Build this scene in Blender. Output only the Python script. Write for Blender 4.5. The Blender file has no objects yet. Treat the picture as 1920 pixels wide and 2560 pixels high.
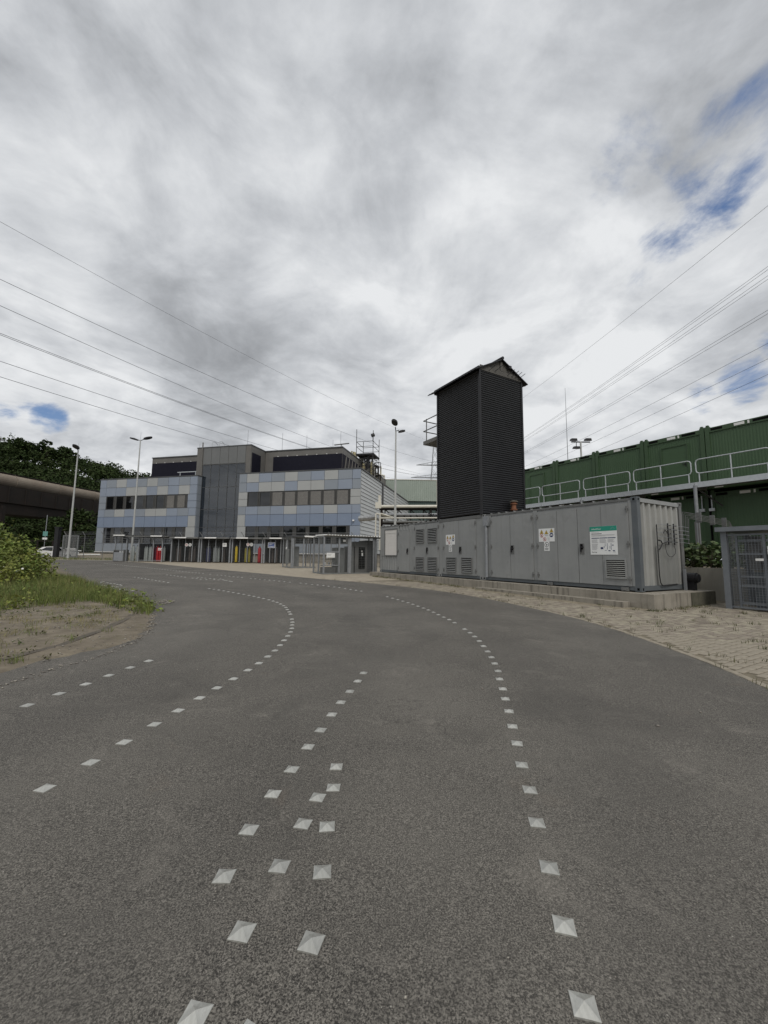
import bpy, bmesh, math, random
import numpy as np
from mathutils import Vector, Matrix

random.seed(7)
RNG = np.random.default_rng(11)
SC = bpy.context.scene
COL = SC.collection
R = math.radians

# ------------------------------------------------------------------ camera
CAM_H = 1.45
PITCH, ROLL = R(6.31), R(0.645)
cd = bpy.data.cameras.new('camera')
cam = bpy.data.objects.new('camera', cd)
COL.objects.link(cam)
cd.sensor_fit = 'VERTICAL'
cd.sensor_height = 36.0
cd.lens = 36.0 * 1010.0 / 2560.0
cd.clip_start, cd.clip_end = 0.05, 4000
_f = Vector((0, math.cos(PITCH), math.sin(PITCH)))
_u = Vector((0, -math.sin(PITCH), math.cos(PITCH)))
_x = Vector((1, 0, 0))
_r2 = _x * math.cos(ROLL) + _u * math.sin(ROLL)
_u2 = -_x * math.sin(ROLL) + _u * math.cos(ROLL)
cam.matrix_world = Matrix(((_r2.x, _u2.x, -_f.x, 0), (_r2.y, _u2.y, -_f.y, 0), (_r2.z, _u2.z, -_f.z, CAM_H), (0, 0, 0, 1)))
SC.camera = cam

# ------------------------------------------------------------------ light and exposure
SUN_EL, SUN_AZ = R(50), R(168)            # azimuth clockwise from +Y: behind the camera, to the right
SC.view_settings.view_transform = 'Standard'
SC.view_settings.look = 'None'
SC.view_settings.exposure = 0.38
SC.view_settings.gamma = 1.0
SC.view_settings.use_curve_mapping = False
sl = bpy.data.lights.new('sun', 'SUN')
sl.energy = 1.35
sl.angle = R(28)
sl.color = (1.0, 0.95, 0.88)
so = bpy.data.objects.new('sun', sl)
COL.objects.link(so)
_sd = Vector((math.sin(SUN_AZ) * math.cos(SUN_EL), math.cos(SUN_AZ) * math.cos(SUN_EL), math.sin(SUN_EL)))
so.rotation_euler = _sd.to_track_quat('Z', 'Y').to_euler()

W = bpy.data.worlds.new('World')
SC.world = W
W.use_nodes = True
nt = W.node_tree
nt.nodes.clear()
def WN(t, **k):
    n = nt.nodes.new(t)
    for a, b in k.items(): setattr(n, a, b)
    return n
def WL(a, b): nt.links.new(a, b)
def wmath(op, a, b=None, c=None, clamp=False):
    n = WN('ShaderNodeMath', operation=op, use_clamp=clamp)
    for i, v in enumerate((a, b, c)):
        if v is None: continue
        if isinstance(v, (int, float)): n.inputs[i].default_value = v
        else: WL(v, n.inputs[i])
    return n.outputs[0]
def wramp(v, lo, hi):
    n = WN('ShaderNodeMapRange', interpolation_type='SMOOTHSTEP')
    n.inputs[1].default_value, n.inputs[2].default_value = lo, hi
    WL(v, n.inputs[0])
    return n.outputs[0]
def wmix(f, a, b):
    n = WN('ShaderNodeMix', data_type='RGBA')
    if isinstance(f, float): n.inputs['Factor'].default_value = f
    else: WL(f, n.inputs['Factor'])
    for s, v in ((6, a), (7, b)):
        if isinstance(v, tuple): n.inputs[s].default_value = (*v, 1)
        else: WL(v, n.inputs[s])
    return n.outputs[2]
def wnoise(vec, scale, detail, rough=0.55, dist=0.0):
    n = WN('ShaderNodeTexNoise')
    n.inputs['Scale'].default_value, n.inputs['Detail'].default_value = scale, detail
    n.inputs['Roughness'].default_value, n.inputs['Distortion'].default_value = rough, dist
    WL(vec, n.inputs['Vector'])
    return n.outputs[0]
sky = WN('ShaderNodeTexSky', sky_type='NISHITA', sun_disc=False, sun_elevation=SUN_EL, sun_rotation=SUN_AZ)
tc = WN('ShaderNodeTexCoord')
nrm = WN('ShaderNodeVectorMath', operation='NORMALIZE')
WL(tc.outputs['Generated'], nrm.inputs[0])
dvec = nrm.outputs[0]
sep = WN('ShaderNodeSeparateXYZ')
WL(dvec, sep.inputs[0])
dz = wmath('MAXIMUM', sep.outputs[2], 0.0)
den = wmath('ADD', dz, 0.20)
comb = WN('ShaderNodeCombineXYZ')
WL(wmath('DIVIDE', sep.outputs[0], den), comb.inputs[0])
WL(wmath('DIVIDE', sep.outputs[1], den), comb.inputs[1])
cp = comb.outputs[0]                        # point on a flat cloud deck
mp = WN('ShaderNodeMapping')
mp.inputs['Location'].default_value = (-5.6, 7.7, 0)
WL(cp, mp.inputs[0])
cv = mp.outputs[0]
n_big = wnoise(cv, 0.9, 3, 0.5, 0.3)
n_mid = wnoise(cv, 2.6, 10, 0.58, 0.5)
n_fin = wnoise(cv, 7.0, 8, 0.62, 0.3)
bright = wmath('ADD', wmath('MULTIPLY', n_big, 0.40), wmath('ADD', wmath('MULTIPLY', n_mid, 0.55), wmath('MULTIPLY', n_fin, 0.19)))
def cone(az, el, inner, outer):
    """1 at a sky direction, 0 beyond an angle"""
    v = (math.sin(R(az)) * math.cos(R(el)), math.cos(R(az)) * math.cos(R(el)), math.sin(R(el)))
    d = WN('ShaderNodeVectorMath', operation='DOT_PRODUCT')
    d.inputs[1].default_value = v
    WL(dvec, d.inputs[0])
    return wramp(d.outputs['Value'], math.cos(R(outer)), math.cos(R(inner)))
# heavier cloud on the left, brighter cloud in the middle
bright = wmath('MULTIPLY_ADD', bright, 1.55, -0.26)
bright = wmath('SUBTRACT', bright, wmath('MULTIPLY', cone(-27, 27, 1, 12), 0.15))
bright = wmath('SUBTRACT', bright, wmath('MULTIPLY', cone(42, 47, 1, 16), 0.06))
bright = wmath('SUBTRACT', bright, wmath('MULTIPLY', cone(-10, 52, 1, 18), 0.02))
bright = wmath('ADD', bright, wmath('MULTIPLY', cone(4, 36, 4, 34), 0.05))
lum = WN('ShaderNodeValToRGB')
el = lum.color_ramp.elements
el[0].position, el[0].color = 0.26, (2.3, 2.4, 2.55, 1)
el[1].position, el[1].color = 0.78, (6.3, 6.42, 6.55, 1)
for pos_, c_ in ((0.42, (3.2, 3.33, 3.52, 1)), (0.54, (4.15, 4.3, 4.52, 1)), (0.64, (5.05, 5.2, 5.4, 1))):
    e_ = el.new(pos_); e_.color = c_
WL(bright, lum.inputs[0])
# gaps of blue
n_gap = wnoise(cv, 3.1, 9, 0.62, 0.4)
gap = wmath('MULTIPLY', cone(41.7, 37.3, 0, 6.5), 0.33)
for a_ in ((34.5, 42, 0, 6, 0.20), (38, 36.0, 0, 5.5, 0.27), (45, 41, 0, 6, 0.30), (33.7, 30.8, 0, 3, 0.17), (42.8, 18.9, 0, 3.6, 0.34), (39.2, 18.0, 0, 2.5, 0.28), (-40.8, 14.4, 0, 2.8, 0.31), (-43.8, 15.5, 0, 3.5, 0.25), (46, 38, 0, 6, 0.18), (47, 20.5, 0, 4, 0.26)):
    gap = wmath('MAXIMUM', gap, wmath('MULTIPLY', cone(*a_[:4]), a_[4]))
gapm = wramp(wmath('ADD', wmath('MULTIPLY', n_gap, 1.0), gap), 0.68, 0.92)
blue = wmix(0.55, sky.outputs[0], (0.75, 1.35, 2.9))
skyc = wmix(gapm, lum.outputs[0], blue)
# paler band of cloud towards the horizon
hz = wramp(sep.outputs[2], 0.16, -0.02)
skyc = wmix(wmath('MULTIPLY', hz, 0.2), skyc, (5.5, 5.8, 6.3))
grd = wramp(sep.outputs[2], 0.0, -0.05)
skyc = wmix(grd, skyc, (0.8, 0.75, 0.7))
bg = WN('ShaderNodeBackground')
bg.inputs['Strength'].default_value = 0.098
WL(skyc, bg.inputs[0])
wo = WN('ShaderNodeOutputWorld')
WL(bg.outputs[0], wo.inputs[0])

# ------------------------------------------------------------------ materials
def mat(name, c1, c2=None, rough=0.6, metal=0.0, scale=3.0, detail=5, bump=0.0, bscale=None, streak=0.0, streak_c=None,
        spots=0.0, spots_c=(0.02, 0.02, 0.02), spots_s=6.0, spec=0.4, island=0.0, coords='Object', alpha=1.0, trans=0.0, stretch=(1, 1, 1), ior=1.5):
    m = bpy.data.materials.new(name)
    m.use_nodes = True
    t = m.node_tree
    b = t.nodes['Principled BSDF']
    b.inputs['Roughness'].default_value = rough
    b.inputs['Metallic'].default_value = metal
    b.inputs['Specular IOR Level'].default_value = spec
    b.inputs['Alpha'].default_value = alpha
    b.inputs['IOR'].default_value = ior
    if trans: b.inputs['Transmission Weight'].default_value = trans
    c2 = c2 or tuple(x * 0.8 for x in c1)
    co = t.nodes.new('ShaderNodeTexCoord').outputs[coords]
    if stretch != (1, 1, 1):
        mp_ = t.nodes.new('ShaderNodeMapping'); mp_.inputs['Scale'].default_value = stretch
        t.links.new(co, mp_.inputs[0]); vec = mp_.outputs[0]
    else: vec = co
    def noise(s, d, v=vec, r=0.6):
        n = t.nodes.new('ShaderNodeTexNoise')
        n.inputs['Scale'].default_value, n.inputs['Detail'].default_value, n.inputs['Roughness'].default_value = s, d, r
        t.links.new(v, n.inputs['Vector'])
        return n.outputs[0]
    def mr(v, lo, hi):
        n = t.nodes.new('ShaderNodeMapRange'); n.inputs[1].default_value, n.inputs[2].default_value = lo, hi
        t.links.new(v, n.inputs[0]); return n.outputs[0]
    def mix(f, a, b_):
        n = t.nodes.new('ShaderNodeMix'); n.data_type = 'RGBA'
        t.links.new(f, n.inputs['Factor'])
        for s_, v_ in ((6, a), (7, b_)):
            if isinstance(v_, tuple): n.inputs[s_].default_value = (*v_, 1)
            else: t.links.new(v_, n.inputs[s_])
        return n.outputs[2]
    base = mix(mr(noise(scale, detail), 0.32, 0.68), c1, c2)
    def scaled(v, k):
        n = t.nodes.new('ShaderNodeMath'); n.operation = 'MULTIPLY'; n.inputs[1].default_value = k
        t.links.new(v, n.inputs[0]); return n.outputs[0]
    if streak:
        mp2 = t.nodes.new('ShaderNodeMapping'); mp2.inputs['Scale'].default_value = (5, 5, 0.35)
        t.links.new(co, mp2.inputs[0])
        base = mix(scaled(mr(noise(1.6, 6, mp2.outputs[0]), 0.5, 0.78), streak), base, streak_c or tuple(x * 0.3 for x in c1))
    if spots:
        base = mix(scaled(mr(noise(spots_s, 6), 0.56, 0.74), spots), base, spots_c)
    if island:
        g = t.nodes.new('ShaderNodeNewGeometry')
        n = t.nodes.new('ShaderNodeHueSaturation')
        t.links.new(mr2(t, g.outputs['Random Per Island'], 1 - island, 1 + island), n.inputs['Value'])
        h_ = mr2(t, g.outputs['Random Per Island'], 0.485, 0.515)
        t.links.new(h_, n.inputs['Hue'])
        t.links.new(base, n.inputs['Color'])
        base = n.outputs[0]
    t.links.new(base, b.inputs['Base Color'])
    if bump:
        bn = t.nodes.new('ShaderNodeBump')
        bn.inputs['Strength'].default_value = bump
        bn.inputs['Distance'].default_value = 0.02
        t.links.new(noise(bscale or scale * 4, 4), bn.inputs['Height'])
        t.links.new(bn.outputs[0], b.inputs['Normal'])
    return m
def mr2(t, v, a, b):
    n = t.nodes.new('ShaderNodeMapRange'); n.inputs[3].default_value, n.inputs[4].default_value = a, b
    t.links.new(v, n.inputs[0]); return n.outputs[0]

def asphalt_mat():
    m = bpy.data.materials.new('asphalt'); m.use_nodes = True
    t = m.node_tree; b = t.nodes['Principled BSDF']
    co = t.nodes.new('ShaderNodeTexCoord').outputs['Object']
    def node(k, **kw):
        n = t.nodes.new(k)
        for a, v in kw.items(): setattr(n, a, v)
        return n
    def noise(s, d, r=0.6, dist=0.0):
        n = node('ShaderNodeTexNoise'); n.inputs['Scale'].default_value, n.inputs['Detail'].default_value = s, d
        n.inputs['Roughness'].default_value, n.inputs['Distortion'].default_value = r, dist
        t.links.new(co, n.inputs['Vector']); return n.outputs[0]
    def mr(v, lo, hi, a=0.0, b_=1.0):
        n = node('ShaderNodeMapRange')
        for i, x in enumerate((lo, hi, a, b_)): n.inputs[i + 1].default_value = x
        t.links.new(v, n.inputs[0]); return n.outputs[0]
    def mul(x, y):
        n = node('ShaderNodeMath', operation='MULTIPLY'); t.links.new(x, n.inputs[0])
        if isinstance(y, float): n.inputs[1].default_value = y
        else: t.links.new(y, n.inputs[1])
        return n.outputs[0]
    def mix(f, a, b_, mode='MIX'):
        n = node('ShaderNodeMix', data_type='RGBA', blend_type=mode)
        t.links.new(f, n.inputs['Factor'])
        for s_, v_ in ((6, a), (7, b_)):
            if isinstance(v_, tuple): n.inputs[s_].default_value = (*v_, 1)
            else: t.links.new(v_, n.inputs[s_])
        return n.outputs[2]
    # stones of the wearing course, dark binder between them
    vo = node('ShaderNodeTexVoronoi'); vo.inputs['Scale'].default_value = 105
    vo.inputs['Randomness'].default_value = 1.0
    t.links.new(co, vo.inputs['Vector'])
    st = mr(noise(150, 4, 0.75, 0.3), 0.555, 0.455)
    stone_v = node('ShaderNodeSeparateColor'); t.links.new(vo.outputs['Color'], stone_v.inputs[0])
    stones = mix(stone_v.outputs[0], (0.118, 0.110, 0.097), (0.222, 0.207, 0.182))
    base = mix(st, stones, (0.026, 0.024, 0.0215))
    # a second, finer grain
    base = mix(mul(mr(noise(260, 2), 0.42, 0.6), 0.15), base, (0.040, 0.038, 0.034))
    base = mix(mul(mr(noise(55, 3), 0.48, 0.66), 0.25), base, (0.19, 0.178, 0.155))
    # a few pale chips
    v2 = node('ShaderNodeTexVoronoi'); v2.inputs['Scale'].default_value = 28
    t.links.new(co, v2.inputs['Vector'])
    base = mix(mul(mr(v2.outputs['Distance'], 0.10, 0.05), mr(noise(3.2, 2), 0.52, 0.60)), base, (0.40, 0.38, 0.34))
    # wear: wide pale and dark patches, brushed dust, faint scuffs
    base = mix(mul(mr(noise(0.35, 5, 0.55), 0.42, 0.68), 0.42), base, (0.165, 0.155, 0.136))
    base = mix(mul(mr(noise(0.8, 6, 0.6, 0.6), 0.50, 0.68), 0.42), base, (0.055, 0.052, 0.047))
    base = mix(mul(mr(noise(1.6, 9, 0.75, 0.7), 0.55, 0.74), 0.36), base, (0.26, 0.24, 0.21))
    base = mix(mul(mr(noise(1.2, 7, 0.65, 0.8), 0.63, 0.72), 0.14), base, (0.16, 0.115, 0.08))
    # worn tyre lanes, long and curved
    wv = node('ShaderNodeTexWave', wave_type='RINGS', rings_direction='SPHERICAL'); wv.inputs['Scale'].default_value = 0.15
    wv.inputs['Distortion'].default_value = 2.5; wv.inputs['Detail'].default_value = 3
    mpw = node('ShaderNodeMapping'); mpw.inputs['Location'].default_value = (14.0, -6.0, 0)
    t.links.new(co, mpw.inputs[0]); t.links.new(mpw.outputs[0], wv.inputs['Vector'])
    base = mix(mul(mr(wv.outputs['Fac'], 0.45, 1.0), 0.16), base, (0.048, 0.046, 0.043))
    # hairline scuffs: contour lines of a slow noise, only in some places
    def absd(v, c):
        n = node('ShaderNodeMath', operation='SUBTRACT'); t.links.new(v, n.inputs[0]); n.inputs[1].default_value = c
        k = node('ShaderNodeMath', operation='ABSOLUTE'); t.links.new(n.outputs[0], k.inputs[0]); return k.outputs[0]
    hair = mul(mr(absd(noise(0.9, 3, 0.5, 0.9), 0.52), 0.006, 0.0015), mr(noise(1.7, 4, 0.6), 0.50, 0.60))
    base = mix(mul(hair, 0.10), base, (0.32, 0.30, 0.26))
    crack = mul(mr(absd(noise(0.55, 6, 0.65, 0.4), 0.47), 0.004, 0.001), mr(noise(0.4, 2, 0.5), 0.52, 0.58))
    base = mix(mul(crack, 0.4), base, (0.02, 0.019, 0.017))
    t.links.new(base, b.inputs['Base Color'])
    b.inputs['Roughness'].default_value = 0.85
    b.inputs['Specular IOR Level'].default_value = 0.3
    bp = node('ShaderNodeBump'); bp.inputs['Strength'].default_value = 0.55; bp.inputs['Distance'].default_value = 0.004; bp.invert = False  # stones stand proud
    t.links.new(noise(110, 4, 0.7), bp.inputs['Height']); t.links.new(bp.outputs[0], b.inputs['Normal'])
    return m

M = {}
M['asphalt'] = asphalt_mat()
M['earth'] = mat('earth', (0.17, 0.145, 0.105), (0.24, 0.21, 0.155), 0.95, scale=2.5, detail=9, bump=0.8, bscale=14, spots=0.7, spots_c=(0.09, 0.085, 0.05), spots_s=1.6)
M['dirt'] = mat('dirt', (0.108, 0.090, 0.066), (0.205, 0.175, 0.130), 0.95, scale=3.5, detail=10, bump=1.0, bscale=22, spots=0.75, spots_c=(0.10, 0.095, 0.045), spots_s=3.0)
M['lip'] = mat('old_asphalt', (0.075, 0.066, 0.054), (0.13, 0.11, 0.085), 0.95, scale=4, detail=9, bump=0.8, bscale=30)
M['sand'] = mat('sand', (0.25, 0.22, 0.172), (0.335, 0.295, 0.232), 0.95, scale=2.2, detail=9, bump=0.5, bscale=40, spots=0.5, spots_c=(0.17, 0.145, 0.10), spots_s=4.0)
M['joint'] = mat('sand_joint', (0.12, 0.105, 0.075), (0.19, 0.165, 0.12), 0.95, scale=9, bump=0.4, spots=0.5, spots_c=(0.07, 0.075, 0.035), spots_s=5)
M['paver'] = mat('paver', (0.205, 0.180, 0.142), (0.275, 0.245, 0.196), 0.9, scale=5, detail=8, bump=0.3, bscale=70, island=0.2, spots=0.7, spots_c=(0.12, 0.105, 0.08), spots_s=1.1, coords='Object')
M['grass'] = mat('grass', (0.070, 0.112, 0.024), (0.15, 0.165, 0.042), 0.75, scale=0.9, island=0.35)
M['drygrass'] = mat('dry_grass', (0.25, 0.21, 0.095), (0.16, 0.16, 0.06), 0.85, scale=1.2, island=0.3)
M['weed'] = mat('weed', (0.050, 0.072, 0.022), (0.10, 0.085, 0.035), 0.8, scale=3, island=0.35)
M['bushleaf'] = mat('bush_leaf', (0.065, 0.115, 0.022), (0.19, 0.20, 0.036), 0.7, scale=0.7, island=0.35)
M['darkleaf'] = mat('tree_leaf', (0.022, 0.038, 0.012), (0.042, 0.060, 0.018), 0.8, scale=0.15, island=0.3, spec=0.15)
M['planterleaf'] = mat('planter_leaf', (0.05, 0.082, 0.025), (0.075, 0.10, 0.03), 0.6, scale=2, island=0.35)
M['bark'] = mat('bark', (0.07, 0.055, 0.04), (0.11, 0.09, 0.07), 0.9, scale=6, bump=0.5)
M['stone'] = mat('stone', (0.16, 0.145, 0.125), (0.27, 0.25, 0.22), 0.9, scale=9, island=0.4)
M['stud'] = mat('stud_metal', (0.33, 0.33, 0.305), (0.43, 0.43, 0.40), 0.36, metal=0.55, scale=26, detail=6, bump=0.08, bscale=120, spots=0.6, spots_c=(0.25, 0.24, 0.22), spots_s=22, spec=0.5, stretch=(1, 3, 1))
_t = M['stud'].node_tree
_b = _t.nodes['Principled BSDF']
_src = _b.inputs['Base Color'].links[0].from_socket
_hs = _t.nodes.new('ShaderNodeHueSaturation')
_t.links.new(mr2(_t, _t.nodes.new('ShaderNodeObjectInfo').outputs['Random'], 1.02, 1.32), _hs.inputs['Value'])
_t.links.new(_src, _hs.inputs['Color'])
_t.links.new(_hs.outputs[0], _b.inputs['Base Color'])
M['concrete'] = mat('concrete', (0.225, 0.205, 0.170), (0.315, 0.29, 0.245), 0.9, scale=2.0, detail=9, bump=0.3, bscale=30, streak=1.0, streak_c=(0.07, 0.062, 0.05), spots=0.5, spots_c=(0.16, 0.145, 0.11), spots_s=3)
M['mossy'] = mat('mossy_concrete', (0.07, 0.07, 0.05), (0.13, 0.12, 0.09), 0.95, scale=4, detail=9, bump=0.4, bscale=30, streak=0.6, streak_c=(0.03, 0.035, 0.02))
M['wall'] = mat('retaining_concrete', (0.26, 0.25, 0.215), (0.32, 0.305, 0.265), 0.9, scale=1.3, detail=8, bump=0.15, bscale=30, streak=0.35, streak_c=(0.16, 0.15, 0.12))
M['grey'] = mat('grey_paint', (0.232, 0.240, 0.238), (0.275, 0.281, 0.277), 0.5, scale=1.2, detail=8, streak=0.25, streak_c=(0.15, 0.15, 0.143), bump=0.04, spots=0.35, spots_c=(0.155, 0.155, 0.15), spots_s=2.5)
M['grey_end'] = mat('pale_grey_paint', (0.275, 0.28, 0.268), (0.325, 0.328, 0.312), 0.6, scale=1.5, detail=8, streak=0.4, streak_c=(0.30, 0.29, 0.26))
M['grey_patch'] = mat('grey_patch_paint', (0.18, 0.185, 0.178), (0.215, 0.218, 0.208), 0.6, scale=1.2, detail=8, streak=0.5, streak_c=(0.2, 0.2, 0.18))
M['slate'] = mat('slate_paint', (0.085, 0.098, 0.108), (0.11, 0.122, 0.13), 0.55, scale=2, detail=7, spots=0.3, spots_c=(0.14, 0.13, 0.12), spots_s=5)
M['dgrey'] = mat('dark_grey_paint', (0.12, 0.125, 0.125), (0.16, 0.16, 0.155), 0.6, scale=2, detail=7, streak=0.4, streak_c=(0.06, 0.06, 0.055))
M['black'] = mat('black_paint', (0.012, 0.012, 0.014), (0.02, 0.02, 0.022), 0.5, scale=3)
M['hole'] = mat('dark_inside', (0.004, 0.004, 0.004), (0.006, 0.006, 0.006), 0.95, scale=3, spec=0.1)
M['tower'] = mat('tower_sheet', (0.013, 0.014, 0.017), (0.020, 0.021, 0.024), 0.45, metal=0.0, scale=1.5, detail=7, spots=0.25, spots_c=(0.04, 0.04, 0.04), spots_s=5, spec=0.4)
M['towertrim'] = mat('tower_trim', (0.010, 0.010, 0.012), (0.016, 0.016, 0.018), 0.5, scale=2)
M['gable'] = mat('gable_board', (0.075, 0.072, 0.066), (0.115, 0.11, 0.10), 0.8, scale=2.5, detail=9, bump=0.2)
M['green'] = mat('green_paint', (0.048, 0.092, 0.043), (0.057, 0.104, 0.050), 0.5, scale=0.9, detail=6, streak=0.2, streak_c=(0.03, 0.06, 0.03))
M['greenframe'] = mat('green_frame', (0.042, 0.080, 0.037), (0.050, 0.090, 0.043), 0.5, scale=2)
M['galv'] = mat('galvanised', (0.44, 0.47, 0.49), (0.54, 0.56, 0.58), 0.4, metal=0.35, scale=8, detail=7, spots=0.3, spots_c=(0.35, 0.37, 0.39), spots_s=4)
M['galvd'] = mat('weathered_galvanised', (0.22, 0.235, 0.25), (0.29, 0.30, 0.315), 0.5, metal=0.2, scale=5, detail=7)
M['cageblue'] = mat('cage_steel', (0.150, 0.165, 0.182), (0.19, 0.205, 0.222), 0.5, metal=0.15, scale=4, detail=7, spots=0.3, spots_c=(0.16, 0.17, 0.18), spots_s=6)
M['cagegrey'] = mat('cage_grey', (0.16, 0.17, 0.17), (0.21, 0.22, 0.22), 0.55, metal=0.1, scale=4, detail=7)
M['white'] = mat('white_paint', (0.74, 0.74, 0.72), (0.80, 0.80, 0.78), 0.5, scale=3, detail=6, spots=0.2, spots_c=(0.6, 0.6, 0.56), spots_s=5)
M['signwhite'] = mat('sign_white', (0.70, 0.71, 0.70), (0.75, 0.76, 0.75), 0.45, scale=2)
M['blind'] = mat('blind', (0.60, 0.58, 0.55), (0.66, 0.64, 0.61), 0.7, scale=4)
M['slatblind'] = mat('window_blind', (0.25, 0.24, 0.225), (0.30, 0.29, 0.27), 0.6, scale=4)
M['ink'] = mat('ink', (0.045, 0.045, 0.05), (0.06, 0.06, 0.065), 0.7, scale=6)
M['inkgrey'] = mat('grey_print', (0.36, 0.36, 0.37), (0.42, 0.42, 0.43), 0.7, scale=6)
M['inkred'] = mat('red_print', (0.38, 0.05, 0.05), (0.42, 0.07, 0.06), 0.6, scale=6)
M['inkblue'] = mat('blue_print', (0.02, 0.055, 0.20), (0.03, 0.07, 0.24), 0.6, scale=6)
M['inkyellow'] = mat('yellow_print', (0.58, 0.40, 0.04), (0.62, 0.44, 0.06), 0.6, scale=6)
M['inkgreen'] = mat('green_print', (0.015, 0.24, 0.17), (0.02, 0.28, 0.20), 0.6, scale=3)
M['navy'] = mat('navy_print', (0.02, 0.035, 0.10), (0.03, 0.045, 0.12), 0.6, scale=6)
M['panel_blue'] = mat('panel_blue', (0.232, 0.268, 0.330), (0.248, 0.286, 0.348), 0.42, scale=0.6, detail=4, spec=0.4)
M['panel_deep'] = mat('panel_deep_blue', (0.182, 0.224, 0.303), (0.196, 0.240, 0.320), 0.42, scale=0.6, detail=4, spec=0.4)
M['panel_grey'] = mat('panel_blue_grey', (0.228, 0.256, 0.292), (0.245, 0.272, 0.308), 0.42, scale=0.6, detail=4, spec=0.4)
M['panel_stone'] = mat('panel_stone', (0.335, 0.345, 0.342), (0.362, 0.372, 0.368), 0.45, scale=0.6, detail=4, spec=0.4)
M['siding'] = mat('siding', (0.40, 0.42, 0.425), (0.44, 0.455, 0.46), 0.45, scale=0.8, detail=5)
M['pent'] = mat('penthouse_sheet', (0.125, 0.12, 0.112), (0.15, 0.145, 0.135), 0.55, scale=1.2, detail=6)
M['pentpanel'] = mat('penthouse_panel', (0.135, 0.14, 0.14), (0.155, 0.16, 0.16), 0.45, scale=0.8, detail=5)
M['trim'] = mat('dark_trim', (0.065, 0.068, 0.072), (0.085, 0.088, 0.09), 0.5, scale=3)
M['frame'] = mat('window_frame', (0.055, 0.055, 0.053), (0.075, 0.074, 0.071), 0.5, scale=3)
M['glass'] = mat('dark_glass', (0.005, 0.006, 0.007), (0.008, 0.009, 0.010), 0.03, scale=0.4, spec=0.5, ior=1.7)
M['glassblue'] = mat('stair_glass', (0.010, 0.016, 0.024), (0.014, 0.021, 0.030), 0.015, scale=0.3, spec=0.5, alpha=0.8, ior=1.95)
M['louvre'] = mat('louvre_dark', (0.006, 0.006, 0.014), (0.009, 0.009, 0.018), 0.7, scale=3, spec=0.2)
M['palegreen'] = mat('pale_green_sheet', (0.27, 0.315, 0.275), (0.30, 0.345, 0.305), 0.55, scale=0.5, detail=5)
M['darkgreen'] = mat('dark_green_sheet', (0.045, 0.07, 0.065), (0.06, 0.085, 0.08), 0.5, scale=1)
M['cream'] = mat('cream_pipe', (0.55, 0.53, 0.46), (0.62, 0.60, 0.53), 0.5, scale=2, detail=5, spots=0.3, spots_c=(0.4, 0.36, 0.28), spots_s=4)
M['insul'] = mat('foil_lagging', (0.45, 0.46, 0.46), (0.25, 0.25, 0.25), 0.4, metal=0.5, scale=7, detail=8, bump=0.9, bscale=9)
M['rust'] = mat('rust', (0.16, 0.065, 0.035), (0.26, 0.12, 0.065), 0.85, scale=5, detail=9, bump=0.3)
M['rustpipe'] = mat('weathered_pipe', (0.24, 0.205, 0.165), (0.17, 0.14, 0.11), 0.8, scale=0.5, detail=9, spots=0.6, spots_c=(0.26, 0.17, 0.11), spots_s=0.35)
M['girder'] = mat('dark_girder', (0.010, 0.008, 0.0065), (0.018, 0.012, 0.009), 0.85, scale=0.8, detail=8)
M['scaf'] = mat('scaffold_tube', (0.03, 0.03, 0.032), (0.05, 0.05, 0.052), 0.5, metal=0.2, scale=3)
M['brass'] = mat('process_pipe', (0.30, 0.26, 0.14), (0.42, 0.38, 0.24), 0.5, metal=0.2, scale=3)
M['cyl_grey'] = mat('cylinder_grey', (0.24, 0.265, 0.26), (0.28, 0.30, 0.295), 0.45, scale=2)
M['cyl_dark'] = mat('cylinder_dark', (0.075, 0.065, 0.062), (0.10, 0.085, 0.08), 0.5, scale=2)
M['cyl_red'] = mat('cylinder_red', (0.33, 0.018, 0.028), (0.40, 0.03, 0.035), 0.45, scale=2)
M['cyl_maroon'] = mat('cylinder_maroon', (0.10, 0.018, 0.035), (0.13, 0.025, 0.045), 0.5, scale=2)
M['cyl_yellow'] = mat('cylinder_yellow', (0.52, 0.38, 0.02), (0.58, 0.43, 0.04), 0.45, scale=2)
M['cyl_olive'] = mat('cylinder_olive', (0.25, 0.22, 0.03), (0.30, 0.26, 0.05), 0.5, scale=2)
M['cyl_blue'] = mat('cylinder_blue', (0.04, 0.045, 0.10), (0.055, 0.06, 0.12), 0.5, scale=2)
M['wire'] = mat('wire', (0.10, 0.105, 0.12), (0.12, 0.125, 0.14), 0.6, scale=3)
M['post'] = mat('lamp_post_galv', (0.40, 0.41, 0.40), (0.47, 0.475, 0.46), 0.5, metal=0.25, scale=2, detail=6)
M['carwhite'] = mat('car_white', (0.62, 0.62, 0.62), (0.66, 0.66, 0.66), 0.25, scale=1, spec=0.6)
M['carglass'] = mat('car_glass', (0.012, 0.014, 0.016), (0.016, 0.018, 0.02), 0.06, scale=1, spec=0.8)
M['rubber'] = mat('rubber', (0.015, 0.015, 0.015), (0.022, 0.022, 0.022), 0.8, scale=5)
M['lightred'] = mat('tail_light_red', (0.35, 0.02, 0.02), (0.4, 0.03, 0.03), 0.2, scale=3)
M['teal'] = mat('teal_sign', (0.10, 0.26, 0.23), (0.13, 0.3, 0.27), 0.5, scale=3)
M['orange'] = mat('soil', (0.30, 0.16, 0.10), (0.24, 0.13, 0.08), 0.95, scale=4, bump=0.5)
M['hillsoil'] = mat('hill_soil', (0.020, 0.030, 0.010), (0.035, 0.045, 0.018), 0.95, scale=0.2)
M['flower'] = mat('flower_white', (0.7, 0.7, 0.62), (0.75, 0.75, 0.7), 0.7, scale=5)

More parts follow.
